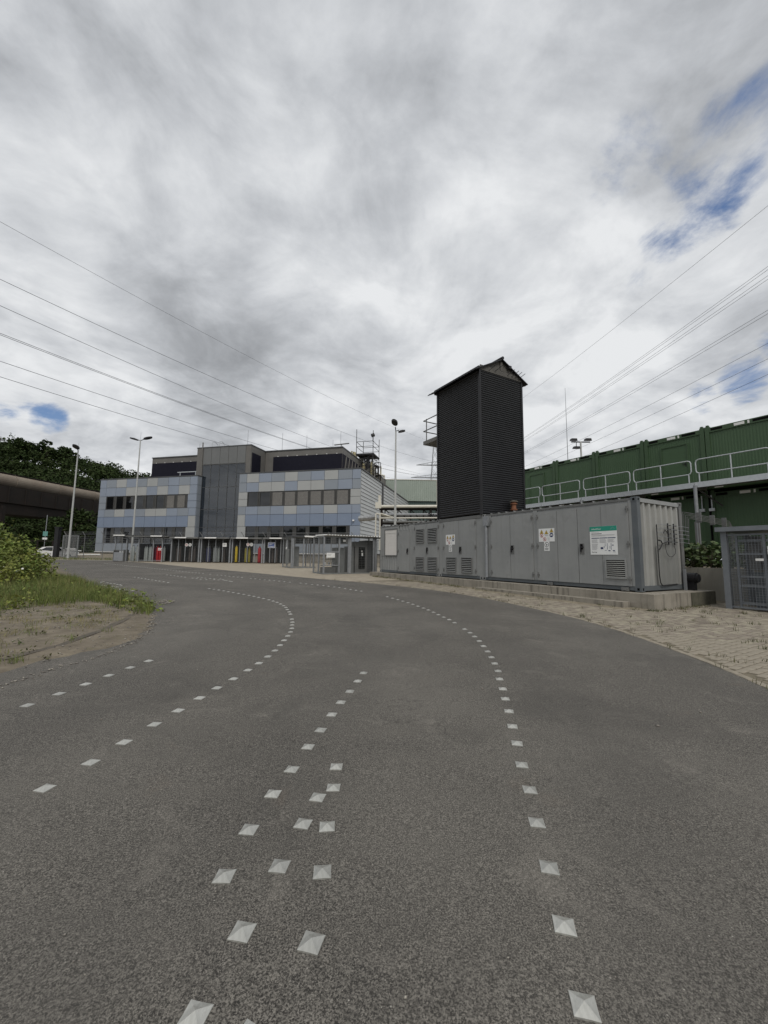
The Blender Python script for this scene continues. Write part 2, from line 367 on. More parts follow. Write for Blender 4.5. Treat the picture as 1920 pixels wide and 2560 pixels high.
# ------------------------------------------------------------------ building blocks
class MB:
    """collects solids in local coordinates, links them as ONE mesh object"""
    def __init__(s): s.v, s.f = [], []
    def add(s, vs, fs):
        o = len(s.v)
        s.v += [tuple(v) for v in vs]
        s.f += [tuple(i + o for i in f) for f in fs]
        return s
    def box(s, x0, x1, y0, y1, z0, z1):
        return s.add([(x0, y0, z0), (x1, y0, z0), (x1, y1, z0), (x0, y1, z0), (x0, y0, z1), (x1, y0, z1), (x1, y1, z1), (x0, y1, z1)],
                     [(0, 3, 2, 1), (4, 5, 6, 7), (0, 1, 5, 4), (1, 2, 6, 5), (2, 3, 7, 6), (3, 0, 4, 7)])
    def quad(s, *p): return s.add(p, [tuple(range(len(p)))])
    def tube(s, pts, r, n=8, cap=True, r2=None):
        pts = [Vector(p) for p in pts]
        k = len(pts); rings = []
        ref = None
        for i, p in enumerate(pts):
            d = (pts[min(i + 1, k - 1)] - pts[max(i - 1, 0)]).normalized()
            if ref is None:
                ref = Vector((0, 0, 1)) if abs(d.z) < 0.9 else Vector((1, 0, 0))
            a = d.cross(ref).normalized(); b = a.cross(d).normalized(); ref = b
            rr = r if r2 is None else r + (r2 - r) * i / max(k - 1, 1)
            rings.append([p + (a * math.cos(2 * math.pi * j / n) + b * math.sin(2 * math.pi * j / n)) * rr for j in range(n)])
        vs = [v for ring in rings for v in ring]
        fs = [(i * n + j, i * n + (j + 1) % n, (i + 1) * n + (j + 1) % n, (i + 1) * n + j) for i in range(k - 1) for j in range(n)]
        if cap: fs += [tuple(range(n))[::-1], tuple((k - 1) * n + j for j in range(n))]
        return s.add(vs, fs)
    def bar(s, p, q, w, h=None):
        """rectangular bar from p to q"""
        h = h or w
        p, q = Vector(p), Vector(q)
        d = (q - p).normalized()
        up = Vector((0, 0, 1)) if abs(d.z) < 0.95 else Vector((0, 1, 0))
        a = d.cross(up).normalized(); b = a.cross(d).normalized()
        o = [(-1, -1), (1, -1), (1, 1), (-1, 1)]
        vs = [e + a * x * w / 2 + b * y * h / 2 for e in (p, q) for x, y in o]
        return s.add(vs, [(0, 1, 2, 3), (7, 6, 5, 4), (0, 4, 5, 1), (1, 5, 6, 2), (2, 6, 7, 3), (3, 7, 4, 0)])
    def lathe(s, prof, n=16, c=(0, 0, 0)):
        vs = [(c[0] + r * math.cos(2 * math.pi * j / n), c[1] + r * math.sin(2 * math.pi * j / n), c[2] + z) for r, z in prof for j in range(n)]
        k = len(prof)
        fs = [(i * n + j, i * n + (j + 1) % n, (i + 1) * n + (j + 1) % n, (i + 1) * n + j) for i in range(k - 1) for j in range(n)]
        fs += [tuple(range(n))[::-1], tuple((k - 1) * n + j for j in range(n))]
        return s.add(vs, fs)
    def prism(s, poly, y0, y1):
        """polygon in x,z pushed from y0 to y1"""
        n = len(poly)
        vs = [(x, y0, z) for x, z in poly] + [(x, y1, z) for x, z in poly]
        return s.add(vs, [tuple(range(n)), tuple(range(2 * n - 1, n - 1, -1))] + [(i, i + n, (i + 1) % n + n, (i + 1) % n) for i in range(n)])
    def slab(s, poly, z0, z1):
        n = len(poly)
        vs = [(x, y, z0) for x, y in poly] + [(x, y, z1) for x, y in poly]
        return s.add(vs, [tuple(range(n))[::-1], tuple(range(n, 2 * n))] + [(i, (i + 1) % n, (i + 1) % n + n, i + n) for i in range(n)])
    def sheet(s, prof, a, b, thick=0.004):
        """folded sheet: profile points (u, w) swept from a to b; prof maps (u,w) -> callable given"""
        return s
    def build(s, name, m, parent=None, smooth=False, fix=True):
        me = bpy.data.meshes.new(name)
        me.from_pydata(s.v, [], s.f)
        if fix:
            bm = bmesh.new(); bm.from_mesh(me)
            bmesh.ops.recalc_face_normals(bm, faces=bm.faces)
            bm.to_mesh(me); bm.free()
        return link(name, me, m, parent, smooth)
def link(name, me, m, parent=None, smooth=False):
    me.materials.append(M[m])
    if smooth:
        for p in me.polygons: p.use_smooth = True
    o = bpy.data.objects.new(name, me)
    COL.objects.link(o)
    if parent: o.parent = parent
    return o
def tag(o, label, cat, group=None, kind=None):
    if label: o['label'] = label
    if cat: o['category'] = cat
    if group: o['group'] = group
    if kind: o['kind'] = kind
    return o
def thing(name, label, cat, loc=(0, 0, 0), rz=0.0, group=None):
    o = bpy.data.objects.new(name, None)
    COL.objects.link(o)
    o.empty_display_size = 0.2
    o.location = loc; o.rotation_euler = (0, 0, rz)
    return tag(o, label, cat, group)
def structure(o, label=None):
    o['kind'] = 'structure'
    if label: o['label'] = label
    return o
def stuff(o, label=None, cat=None):
    o['kind'] = 'stuff'
    if label: o['label'] = label
    if cat: o['category'] = cat
    return o
def copy_tree(o, parent=None):
    c = o.copy(); COL.objects.link(c); c.parent = parent
    for ch in o.children: copy_tree(ch, c)
    return c
def kids(o): return list(o.children)
def text_obj(s, size, m, parent, loc, rot, name='lettering', align='CENTER', width=None, shear=0.0):
    cu = bpy.data.curves.new(name, 'FONT')
    cu.body = s; cu.size = size; cu.align_x = align; cu.align_y = 'CENTER'; cu.extrude = 0.0008; cu.shear = shear
    to = bpy.data.objects.new(name, cu)
    COL.objects.link(to)
    me = bpy.data.meshes.new_from_object(to.evaluated_get(bpy.context.evaluated_depsgraph_get()))
    COL.objects.unlink(to); bpy.data.objects.remove(to)
    if width:
        xs = [v.co.x for v in me.vertices]
        k = width / max(max(xs) - min(xs), 1e-6)
        for v in me.vertices: v.co.x *= k
    me.materials.clear()
    o = link(name, me, m, parent)
    o.location = loc; o.rotation_euler = rot
    return o
def arr_mesh(name, V, F, m, parent=None):
    V = np.asarray(V, np.float32); F = np.asarray(F, np.int32)
    me = bpy.data.meshes.new(name)
    n, k = F.shape
    me.vertices.add(len(V)); me.vertices.foreach_set('co', V.ravel())
    me.loops.add(n * k); me.loops.foreach_set('vertex_index', F.ravel())
    me.polygons.add(n); me.polygons.foreach_set('loop_start', np.arange(0, n * k, k, dtype=np.int32))
    me.update(calc_edges=True)
    return link(name, me, m, parent)
def leaf_cards(C, size, up=0.3, aspect=0.55):
    """one bent leaf (two quads) at each centre, random facing"""
    n = len(C)
    d = RNG.normal(size=(n, 3)); d[:, 2] = d[:, 2] * 0.6; d /= np.linalg.norm(d, axis=1)[:, None]
    q = RNG.normal(size=(n, 3)); q[:, 2] += up
    a = np.cross(d, q); a /= np.linalg.norm(a, axis=1)[:, None]
    nn = np.cross(a, d)
    sz = (size * RNG.uniform(0.6, 1.35, n))[:, None]
    L, Wd = d * sz * 0.5, a * sz * 0.5 * aspect
    P = [C - L, C + Wd * 0.9 - nn * sz * 0.08, C + L, C - Wd * 0.9 - nn * sz * 0.08]
    V = np.stack(P, 1).reshape(-1, 3)
    F = np.arange(n * 4).reshape(n, 4)
    return V, F
def blades(P, h, w, lean=0.35):
    """grass blades: thin tapering strips of two segments at the points P"""
    n = len(P)
    az = RNG.uniform(0, 2 * np.pi, n)
    hh = h * RNG.uniform(0.45, 1.25, n); ww = w * RNG.uniform(0.6, 1.3, n)
    ld = RNG.uniform(0, 2 * np.pi, n); la = np.abs(RNG.normal(0, lean, n))
    sx, sy = np.cos(az) * ww / 2, np.sin(az) * ww / 2
    lx, ly = np.cos(ld) * la * hh, np.sin(ld) * la * hh
    z0 = np.zeros(n)
    def row(k, wk, zk):
        return (P[:, 0] + lx * k * k, P[:, 1] + ly * k * k, P[:, 2] + hh * zk, sx * wk, sy * wk)
    V = []
    for k, wk, zk in ((0, 1, 0), (0.55, 0.75, 0.55), (1, 0.12, 1)):
        x, y, z, ax, ay = row(k, wk, zk)
        V.append(np.stack([x - ax, y - ay, z], 1)); V.append(np.stack([x + ax, y + ay, z], 1))
    V = np.stack(V, 1).reshape(-1, 3)
    b = np.arange(n)[:, None] * 6
    F = np.concatenate([b + np.array([[0, 1, 3, 2]]), b + np.array([[2, 3, 5, 4]])], 0)
    return V, F
def inside(poly, x, y):
    r = False; n = len(poly)
    for i in range(n):
        x1, y1 = poly[i]; x2, y2 = poly[(i + 1) % n]
        if (y1 > y) != (y2 > y) and x < (x2 - x1) * (y - y1) / (y2 - y1) + x1: r = not r
    return r

# ------------------------------------------------------------------ ground
SLOPE = 0.0155
def gz(x, y):
    return SLOPE * min(max(y, -30.0), 46.0)
def chaikin(p, n=2):
    for _ in range(n):
        q = [p[0]]
        for a, b in zip(p[:-1], p[1:]):
            q += [(a[0] * .75 + b[0] * .25, a[1] * .75 + b[1] * .25), (a[0] * .25 + b[0] * .75, a[1] * .25 + b[1] * .75)]
        p = q + [p[-1]]
    return p
EDGE = [(2.2, -4.0), (3.2, -0.5), (3.85, 2.6), (4.16, 4.5), (4.30, 5.2), (4.38, 6.2), (4.42, 7.2), (4.38, 8.3), (4.22, 9.4), (3.80, 10.9), (3.32, 12.35),
        (2.72, 13.75), (1.98, 15.1), (0.9, 16.5), (-1.3, 18.75), (-3.4, 20.5), (-5.9, 23.0), (-10.2, 27.1), (-16.2, 32.6), (-21.8, 38.6), (-25.9, 41.4)]
EDGE = chaikin(EDGE, 2)
def flat_poly(name, poly, m, dz):
    bm = bmesh.new()
    bm.faces.new([bm.verts.new((x, y, gz(x, y) + dz)) for x, y in poly])
    bmesh.ops.triangulate(bm, faces=bm.faces[:])
    bmesh.ops.recalc_face_normals(bm, faces=bm.faces)
    me = bpy.data.meshes.new(name); bm.to_mesh(me); bm.free()
    if me.polygons and me.polygons[0].normal.z < 0: me.flip_normals()
    return structure(link(name, me, m))
g = MB()
ys = [-1500, -30, 46, 2500]
for a, b in zip(ys[:-1], ys[1:]):
    g.quad((-2000, a, gz(0, a) - 0.06), (2000, a, gz(0, a) - 0.06), (2000, b, gz(0, b) - 0.06), (-2000, b, gz(0, b) - 0.06))
structure(g.build('ground', 'earth'), 'open ground around the works yard')
road = flat_poly('road', EDGE + [(-29.8, 44.6), (-44, 45.6), (-75, 45.9), (-75, -4.0)], 'asphalt', 0.0)
road['label'] = 'dark grey coarse asphalt road sweeping round to the left'
strip = flat_poly('concrete_path', [(-25.9, 41.4), (-25.0, 43.9), (-29.6, 45.9), (-75, 45.98), (-75, 45.9), (-44, 45.6), (-29.8, 44.6)], 'wall', -0.003)
strip['label'] = 'pale concrete strip along the far edge of the road'

# yard frame: t runs along the container row away from the camera, v away from the road
NX, NY = 6.942, 11.0
TH = R(29.88)
DX, DY = -math.sin(TH), math.cos(TH)
VX, VY = math.cos(TH), math.sin(TH)
YAW = TH - math.pi / 2            # local +x = towards the near end of the row, local +y = away from the road
def Y(t, v, z=0.0): return (NX + DX * t + VX * v, NY + DY * t + VY * v, z)
def inv(x, y): return ((x - NX) * DX + (y - NY) * DY, (x - NX) * VX + (y - NY) * VY)

near_edge = [p for p in EDGE if p[1] < 19.3]
far_edge = [p for p in EDGE if p[1] >= 18.6]
pave = flat_poly('pavement', near_edge + [(2.5, 21.5), (9.0, 24.0), (16.0, 12.0), (16.0, -4.0)], 'joint', -0.016)
pave['label'] = 'beige block paving between the road and the container plinth'
sand = flat_poly('sandy_verge', far_edge + [(-25, 44.0), (-8, 44.0), (3, 32), (4, 24), (2.0, 21.0)], 'sand', -0.010)
sand['label'] = 'sandy beige strip between the road and the cages'

# block paving, stretcher bond with courses across the yard
def in_yard(x, y):
    if y > 19.2 or y < 3.0: return False
    t, v = inv(x, y)
    if v > 3.98: return False
    if t > -0.50 and v > -0.38: return False
    return x < y * 1.06 + 0.6
edge_pts = [p for p in EDGE if 2.0 < p[1] < 20.5]
def edge_x(y):
    for (x1, y1), (x2, y2) in zip(edge_pts[:-1], edge_pts[1:]):
        if y1 <= y <= y2: return x1 + (x2 - x1) * (y - y1) / (y2 - y1)
    return 99
cells = []
for i in range(-160, 140):
    tt = i * 0.105
    for j in range(-70, 40):
        vv = (j + (0.5 if i % 2 else 0)) * 0.208
        x, y, _ = Y(tt, vv)
        if in_yard(x, y) and x > edge_x(y) + 0.19:
            cells.append((math.hypot(x, y), x, y))
cells.sort()
def paver_mesh(k):
    r = random.Random(k)
    b = MB(); l, w, c = 0.0965, 0.0465, 0.007
    zt = [r.uniform(-0.002, 0.002) for _ in range(4)]
    o = [(-l, -w), (l, -w), (l, w), (-l, w)]
    i_ = [(-l + c, -w + c), (l - c, -w + c), (l - c, w - c), (-l + c, w - c)]
    b.add([(x, y, -0.03) for x, y in o] + [(x, y, -0.005 + z) for (x, y), z in zip(o, zt)] + [(x, y, z) for (x, y), z in zip(i_, zt)],
          [(0, 1, 5, 4), (1, 2, 6, 5), (2, 3, 7, 6), (3, 0, 4, 7), (4, 5, 9, 8), (5, 6, 10, 9), (6, 7, 11, 10), (7, 4, 8, 11), (8, 9, 10, 11)])
    return b
pav_tpl = []
for k in range(6):
    b = paver_mesh(k)
    me = bpy.data.meshes.new('paver'); me.from_pydata(b.v, [], b.f)
    pav_tpl.append((me, b))
def paver_xf(x, y):
    return (x, y, gz(x, y) + random.uniform(-0.003, 0.004)), TH + random.uniform(-0.025, 0.025)
for me, _ in pav_tpl: me.materials.append(M['paver'])
# edging course along the asphalt
run = 0.0; spots_ = []
for (x1, y1), (x2, y2) in zip(edge_pts[:-1], edge_pts[1:]):
    L_ = math.hypot(x2 - x1, y2 - y1)
    while run < L_:
        k = run / L_
        nx, ny = (y2 - y1) / L_, -(x2 - x1) / L_
        spots_.append((x1 + (x2 - x1) * k + nx * 0.07, y1 + (y2 - y1) * k + ny * 0.07, math.atan2(y2 - y1, x2 - x1)))
        run += 0.207
    run -= L_
spots_.sort(key=lambda p: math.hypot(p[0], p[1]))
singles = [(x, y, None) for _, x, y in cells[:240]] + [s for s in spots_[:55]]
for x, y, a in singles:
    o = bpy.data.objects.new('paver', random.choice(pav_tpl)[0])
    COL.objects.link(o); o.parent = pave
    loc, rz = paver_xf(x, y)
    o.location = loc; o.rotation_euler = (random.uniform(-.012, .012), random.uniform(-.012, .012), rz if a is None else a)
rest = MB()
for x, y, a in [(x, y, None) for _, x, y in cells[240:]] + spots_[55:]:
    loc, rz = paver_xf(x, y)
    rz = rz if a is None else a
    c_, s_ = math.cos(rz), math.sin(rz)
    b = random.choice(pav_tpl)[1]
    rest.add([(loc[0] + c_ * vx - s_ * vy, loc[1] + s_ * vx + c_ * vy, loc[2] + vz) for vx, vy, vz in b.v], b.f)
stuff(rest.build('distant_pavers', 'paver', pave, fix=False))
STUDS = {
 'left': [(-3.24, 3.87), (-3.19, 4.17), (-3.14, 4.46), (-3.1, 4.76), (-3.05, 5.07), (-3.0, 5.37)],
 'inner': [(-2.02, 2.6), (-1.96, 2.9), (-1.92, 3.19), (-1.87, 3.5), (-1.82, 3.79), (-1.77, 4.1), (-1.72, 4.39), (-1.66, 4.69), (-1.61, 5.02), (-1.57, 5.32), (-1.55, 5.64), (-1.57, 5.32), (-1.55, 5.65), (-1.54, 5.97), (-1.55, 6.3), (-1.57, 6.63), (-1.59, 6.96), (-1.62, 7.29), (-1.67, 7.62), (-1.74, 7.95), (-1.8, 8.25), (-1.89, 8.6), (-2.07, 9.25), (-2.17, 9.57), (-2.3, 9.93), (-2.42, 10.28), (-2.55, 10.58), (-2.71, 10.91), (-2.89, 11.23), (-3.07, 11.5), (-3.26, 11.76), (-3.5, 12.05), (-3.73, 12.33), (-3.95, 12.58), (-4.18, 12.82), (-4.44, 13.09), (-4.69, 13.33), (-4.95, 13.57), (-5.21, 13.82), (-5.47, 14.08), (-5.75, 14.36), (-6.01, 14.58), (-6.28, 14.81)],
 'outer': [(-4.43, 18.33), (-4.11, 18.05), (-3.56, 17.65), (-3.26, 17.32), (-2.95, 17.0), (-2.69, 16.82), (-2.42, 16.58), (-2.17, 16.28), (-1.91, 16.0), (-1.68, 15.72), (-1.43, 15.4), (-1.2, 15.09), (-0.98, 14.79), (-0.77, 14.51), (0.13, 12.86), (0.29, 12.49), (0.44, 12.14), (0.57, 11.81), (0.7, 11.47), (0.81, 11.15), (0.92, 10.79), (1.03, 10.45), (1.12, 10.13), (1.2, 9.77), (1.27, 9.41), (1.34, 9.07), (1.41, 8.76), (1.46, 8.4), (1.53, 7.73), (1.56, 7.4), (1.57, 7.08), (1.57, 6.74), (1.55, 6.39), (1.53, 6.06), (1.5, 5.74), (1.46, 5.43), (1.41, 5.1), (1.34, 4.79), (1.28, 4.46), (1.22, 4.17), (1.16, 3.86), (1.09, 3.54), (1.03, 3.24), (0.96, 2.93), (0.91, 2.64), (0.84, 2.34), (0.78, 2.03), (0.72, 1.74), (0.66, 1.46)],
 'outerfar': [(-4.72, 18.57), (-5.02, 18.84), (-5.3, 19.07), (-5.58, 19.25), (-5.89, 19.54), (-6.19, 19.79), (-6.49, 20.04), (-7.11, 20.57), (-7.44, 20.91), (-7.76, 21.19), (-8.09, 21.49), (-8.42, 21.79), (-8.75, 22.1), (-9.04, 22.28), (-9.72, 22.95), (-10.37, 23.5), (-10.72, 23.79), (-11.05, 24.08), (-11.35, 24.3), (-11.7, 24.61), (-12.09, 25.02), (-12.45, 25.35), (-12.82, 25.69), (-13.14, 25.94)],
 'centre': [(-0.22, 4.96), (-0.27, 4.66), (-0.33, 4.33), (-0.39, 4.03), (-0.44, 3.74), (-0.49, 3.43), (-0.54, 3.15), (-0.59, 2.84), (-0.64, 2.57), (-0.68, 2.26), (-0.69, 1.96)],
 'second': [(-0.37, 2.54), (-0.41, 2.31), (-0.46, 2.02), (-0.52, 1.7), (-0.57, 1.42)],
 'third': [(-0.3, 2.88), (-0.29, 2.64), (-0.28, 2.29), (-0.26, 1.99), (-0.25, 1.66), (-0.38, 1.4)],
 'patch': [(-9.23, 19.81), (-8.9, 19.54), (-8.57, 19.21), (-8.22, 19.03), (-9.24, 20.39), (-8.92, 20.11), (-8.65, 19.9), (-8.31, 19.64), (-8.06, 19.52), (-7.85, 19.02), (-7.6, 18.91), (-7.75, 19.49), (-7.5, 19.15), (-7.24, 18.68), (-7.12, 18.62), (-6.84, 18.25), (-6.68, 18.07)],
 'back': [(-11.6, 21.95), (-11.28, 21.71), (-10.92, 21.38), (-10.58, 21.06), (-10.24, 20.75), (-9.91, 20.45)],
 'mid': [(-12.14, 19.99), (-11.75, 19.64), (-11.43, 19.37), (-11.06, 19.04), (-10.73, 18.72), (-10.39, 18.41), (-10.09, 18.17), (-9.77, 17.88), (-9.4, 17.55), (-9.01, 17.17)],
 'bushside': [(-11.68, 16.97), (-11.87, 17.38), (-11.22, 16.68), (-10.95, 16.48), (-10.68, 16.29), (-10.41, 16.06), (-10.18, 15.88), (-9.87, 15.46), (-10.72, 15.65), (-10.51, 15.47), (-10.03, 15.24), (-9.76, 15.04), (-9.83, 14.57), (-9.49, 14.44), (-9.12, 14.23), (-8.85, 14.05), (-8.65, 14.0), (-8.45, 13.86)],
}

# ------------------------------------------------------------------ road studs
STUDS['third'][-1] = (-0.385, 1.362)
ORD = ['nearest', 'second', 'third', 'fourth', 'fifth', 'sixth', 'seventh', 'eighth', 'ninth', 'tenth', 'eleventh', 'twelfth', 'thirteenth',
       'fourteenth', 'fifteenth', 'sixteenth', 'seventeenth', 'eighteenth', 'nineteenth', 'twentieth']
def stud_mesh():
    b = MB(); h = 0.04
    o = [(-h, -h), (h, -h), (h, h), (-h, h)]
    vs = [(x, y, -0.01) for x, y in o] + [(x * 1.0, y * 1.0, 0.0035) for x, y in o]
    # sides pinched a little between the corners, like a pillow
    mid = [(0, -h * 0.97, 0.0035), (h * 0.97, 0, 0.0035), (0, h * 0.97, 0.0035), (-h * 0.97, 0, 0.0035)]
    vs += mid
    inn = [(-h * .5, -h * .5, 0.0115), (h * .5, -h * .5, 0.0115), (h * .5, h * .5, 0.0085), (-h * .5, h * .5, 0.0115)]
    vs += inn + [(0, 0, 0.019)]
    fs = []
    for i in range(4):
        j = (i + 1) % 4
        fs += [(i, j, 4 + j, 8 + i, 4 + i), (4 + i, 8 + i, 12 + i), (8 + i, 4 + j, 12 + j), (8 + i, 12 + j, 12 + i), (12 + i, 12 + j, 16)]
    b.add(vs, fs)
    return b
sb = stud_mesh()
sme = bpy.data.meshes.new('road_stud'); sme.from_pydata(sb.v, [], sb.f); sme.materials.append(M['stud'])
tail_n = 35
for i in range(1, tail_n):
    k = i / tail_n
    STUDS['outerfar'].append((-13.14 + (-25.46 + 13.14) * k, 25.94 + (37.0 - 25.94) * k))
def put_stud(x, y, rz, label, group):
    o = bpy.data.objects.new('road_stud', sme)
    COL.objects.link(o)
    o.location = (x, y, gz(x, y) + 0.001); o.rotation_euler = (random.uniform(-.01, .01), random.uniform(-.01, .01), rz)
    tag(o, label, 'road stud', group)
LINES = {
 'outer': ('right-hand line of studs', 'studs of the right-hand line', True, 25, 'small metal road stud far along the right-hand line, before the containers'),
 'inner': ('middle line bending round to the left', 'studs of the bending middle line', False, 20, 'small metal road stud in the tight bend of the middle line'),
 'left': ('short line nearest the dirt verge', 'studs beside the dirt verge', False, 20, ''),
 'centre': ('straight line of studs left of centre', 'studs of the straight line left of centre', True, 20, ''),
 'second': ('short diagonal row beside the left-of-centre line', 'studs of the short diagonal row', True, 20, ''),
 'third': ('short row crossing towards the bottom edge', 'studs of the short crossing row', True, 20, ''),
 'outerfar': ('', 'distant studs before the cages', False, 0, 'tiny metal road stud in the long distant line before the cages'),
 'patch': ('', 'distant scattered studs', False, 0, 'tiny metal road stud in the scattered patch at mid distance'),
 'back': ('', 'studs leading to the scattered patch', False, 0, 'tiny metal road stud in the row left of the scattered patch'),
 'mid': ('', 'studs of the short distant row', False, 0, 'tiny metal road stud in the short row beyond the gravel patch'),
 'bushside': ('', 'studs by the bush', False, 0, 'tiny metal road stud in the patch beside the grass tip'),
}
for key, (where, group, rev, named, rest_label) in LINES.items():
    P = STUDS[key][::-1] if rev else STUDS[key]
    for i, (x, y) in enumerate(P):
        a, b_ = P[max(i - 1, 0)], P[min(i + 1, len(P) - 1)]
        ang = math.atan2(b_[1] - a[1], b_[0] - a[0])
        if key in ('patch', 'bushside'): ang = R(-20)
        if i < min(named, len(ORD)) and where: lab = f'{ORD[i]} stud from the camera in the {where}'
        else: lab = rest_label
        put_stud(x, y, ang + random.uniform(-.06, .06), lab, group)

# ------------------------------------------------------------------ verge on the left: bare dirt, gravel rim, grass, bush
ISL = [(-40, 4.0), (-8.0, 3.9), (-5.2, 4.15), (-4.25, 4.7), (-4.22, 5.1), (-4.2, 5.5), (-3.92, 5.85), (-3.80, 6.25), (-3.84, 6.6), (-3.98, 7.0), (-4.2, 7.55), (-4.5, 8.2), (-5.0, 9.05),
       (-5.55, 9.75), (-6.3, 10.8), (-7.4, 12.0), (-9.5, 13.9), (-11.4, 15.8), (-15.2, 20.0), (-20.2, 26.0), (-27, 33.2), (-40, 41)]
_rr = random.Random(5)
_a = chaikin(ISL[2:17], 2)
ISL = ISL[:2] + [(x + _rr.gauss(0, .035), y + _rr.gauss(0, .035)) for x, y in _a] + ISL[17:]
bm = bmesh.new()
xs = np.concatenate([np.linspace(-40, -10, 31), np.arange(-9.7, -3.5, 0.22)])
ysg = np.concatenate([np.arange(3.8, 13, 0.22), np.linspace(13.2, 41, 40)])
def edge_dist(x, y):
    d = 9
    for (x1, y1), (x2, y2) in zip(ISL, ISL[1:] + ISL[:1]):
        L2 = (x2 - x1) ** 2 + (y2 - y1) ** 2
        k = min(max(((x - x1) * (x2 - x1) + (y - y1) * (y2 - y1)) / L2, 0), 1)
        d = min(d, math.hypot(x - x1 - k * (x2 - x1), y - y1 - k * (y2 - y1)))
    return d
from mathutils import noise as mnoise
def isl_h(x, y):
    if not inside(ISL, x, y): return -0.05
    d = edge_dist(x, y)
    n = mnoise.fractal(Vector((x * 0.9, y * 0.9, 0)), 0.7, 2.0, 5)
    return 0.004 + min(d, 1.0) * 0.05 + max(-0.003, min(d, 0.3) * 0.09 * n)
grid = {}
for i, x in enumerate(xs):
    for j, y in enumerate(ysg):
        grid[i, j] = bm.verts.new((x, y, gz(x, y) + isl_h(x, y)))
for i in range(len(xs) - 1):
    for j in range(len(ysg) - 1):
        q = [grid[i, j], grid[i + 1, j], grid[i + 1, j + 1], grid[i, j + 1]]
        if any(inside(ISL, v.co.x, v.co.y) for v in q): bm.faces.new(q)
bmesh.ops.delete(bm, geom=[v for v in bm.verts if not v.link_faces], context='VERTS')
me = bpy.data.meshes.new('dirt_verge'); bm.to_mesh(me); bm.free()
ov = structure(link('dirt_verge', me, 'dirt', smooth=True), 'bare brown dirt verge inside the bend of the road')
def vz(x, y): return gz(x, y) + max(isl_h(x, y), 0.0)
# raised asphalt lip running through the dirt
lip = [(-5.25, 8.75), (-4.95, 7.9), (-4.75, 7.1), (-4.63, 6.5), (-4.60, 6.0), (-4.62, 5.5), (-4.72, 4.95), (-5.0, 4.3)]
lip = chaikin(lip, 2)
b = MB()
for (x1, y1), (x2, y2) in zip(lip[:-1], lip[1:]):
    w_ = 0.10
    z1, z2 = vz(x1, y1) + 0.006 + 0.006 * math.sin(y1 * 5), vz(x2, y2) + 0.006 + 0.006 * math.sin(y2 * 5)
    b.add([(x1, y1, z1 - 0.08), (x2, y2, z2 - 0.08), (x2, y2, z2), (x1, y1, z1), (x1 - w_, y1, z1 + 0.006), (x2 - w_, y2, z2 + 0.006), (x1 - w_ * 2.6, y1, z1 - 0.03), (x2 - w_ * 2.6, y2, z2 - 0.03)],
          [(0, 1, 2, 3), (3, 2, 5, 4), (4, 5, 7, 6)])
structure(b.build('kerb', 'lip'), 'broken dark lip of an old asphalt edge in the dirt')
# stones: crumbled rim, loose heap by the grass tip, litter on the road
def stones(name, pts, label):
    V, F = [], []
    base = np.array([[1, 0, 0], [0, 1, 0], [-1, 0, 0], [0, -1, 0], [.2, .1, .8], [-.1, 0, -.5]], float)
    tri = np.array([[0, 1, 4], [1, 2, 4], [2, 3, 4], [3, 0, 4], [1, 0, 5], [2, 1, 5], [3, 2, 5], [0, 3, 5]])
    for x, y, z, s_ in pts:
        a = random.uniform(0, 6.28)
        m_ = base * np.array([s_ * random.uniform(.7, 1.4), s_ * random.uniform(.6, 1.1), s_ * random.uniform(.5, .9)]) + RNG.normal(0, s_ * .12, (6, 3))
        c_, q_ = math.cos(a), math.sin(a)
        rot = np.stack([m_[:, 0] * c_ - m_[:, 1] * q_ + x, m_[:, 0] * q_ + m_[:, 1] * c_ + y, m_[:, 2] + z], 1)
        F.append(tri + len(V) * 6); V.append(rot)
    return stuff(arr_mesh(name, np.concatenate(V), np.concatenate(F), 'stone'), label)
rim = chaikin([(-3.95, 4.2), (-3.9, 4.65), (-3.88, 5.0), (-3.79, 5.35), (-3.74, 5.7), (-3.78, 6.24), (-3.92, 6.89), (-4.16, 7.48), (-4.51, 8.19), (-5.11, 9.18), (-5.6, 9.8), (-6.3, 10.8)], 2)
pts = []
for (x1, y1), (x2, y2) in zip(rim[:-1], rim[1:]):
    for _ in range(int(math.hypot(x2 - x1, y2 - y1) * 55)):
        k = random.random(); x = x1 + (x2 - x1) * k + random.gauss(-0.02, 0.045); y = y1 + (y2 - y1) * k
        pts.append((x, y, gz(x, y) + 0.006 + (max(isl_h(x, y), 0) if inside(ISL, x, y) else 0), random.uniform(0.007, 0.022)))
for _ in range(260):
    a, r_ = random.uniform(0, 6.28), random.random() ** 0.6
    x, y = -6.0 + math.cos(a) * 0.42 * r_, 10.9 + math.sin(a) * 0.55 * r_
    pts.append((x, y, gz(x, y) + 0.012, random.uniform(0.012, 0.03)))
for _ in range(1500):
    x, y = random.uniform(-9, -3.9), random.uniform(4.2, 10)
    if inside(ISL, x, y): pts.append((x, y, vz(x, y) + 0.004, random.uniform(0.006, 0.02)))
stones('gravel', pts, 'crumbled stones along the broken road edge')
pts = []
for _ in range(700):
    y = 1.2 + 10 * random.random() ** 1.5; x = random.uniform(-3.4, min(4.2, 0.95 * y + .3))
    pts.append((x, y, gz(x, y) + 0.002, random.uniform(0.002, 0.006)))
for _ in range(22):
    y = random.uniform(3, 9); x = random.uniform(-3.4, 4.0)
    pts.append((x, y, gz(x, y) + 0.004, random.uniform(0.008, 0.016)))
stones('loose_grit', pts, 'loose grit and small stones scattered over the road')
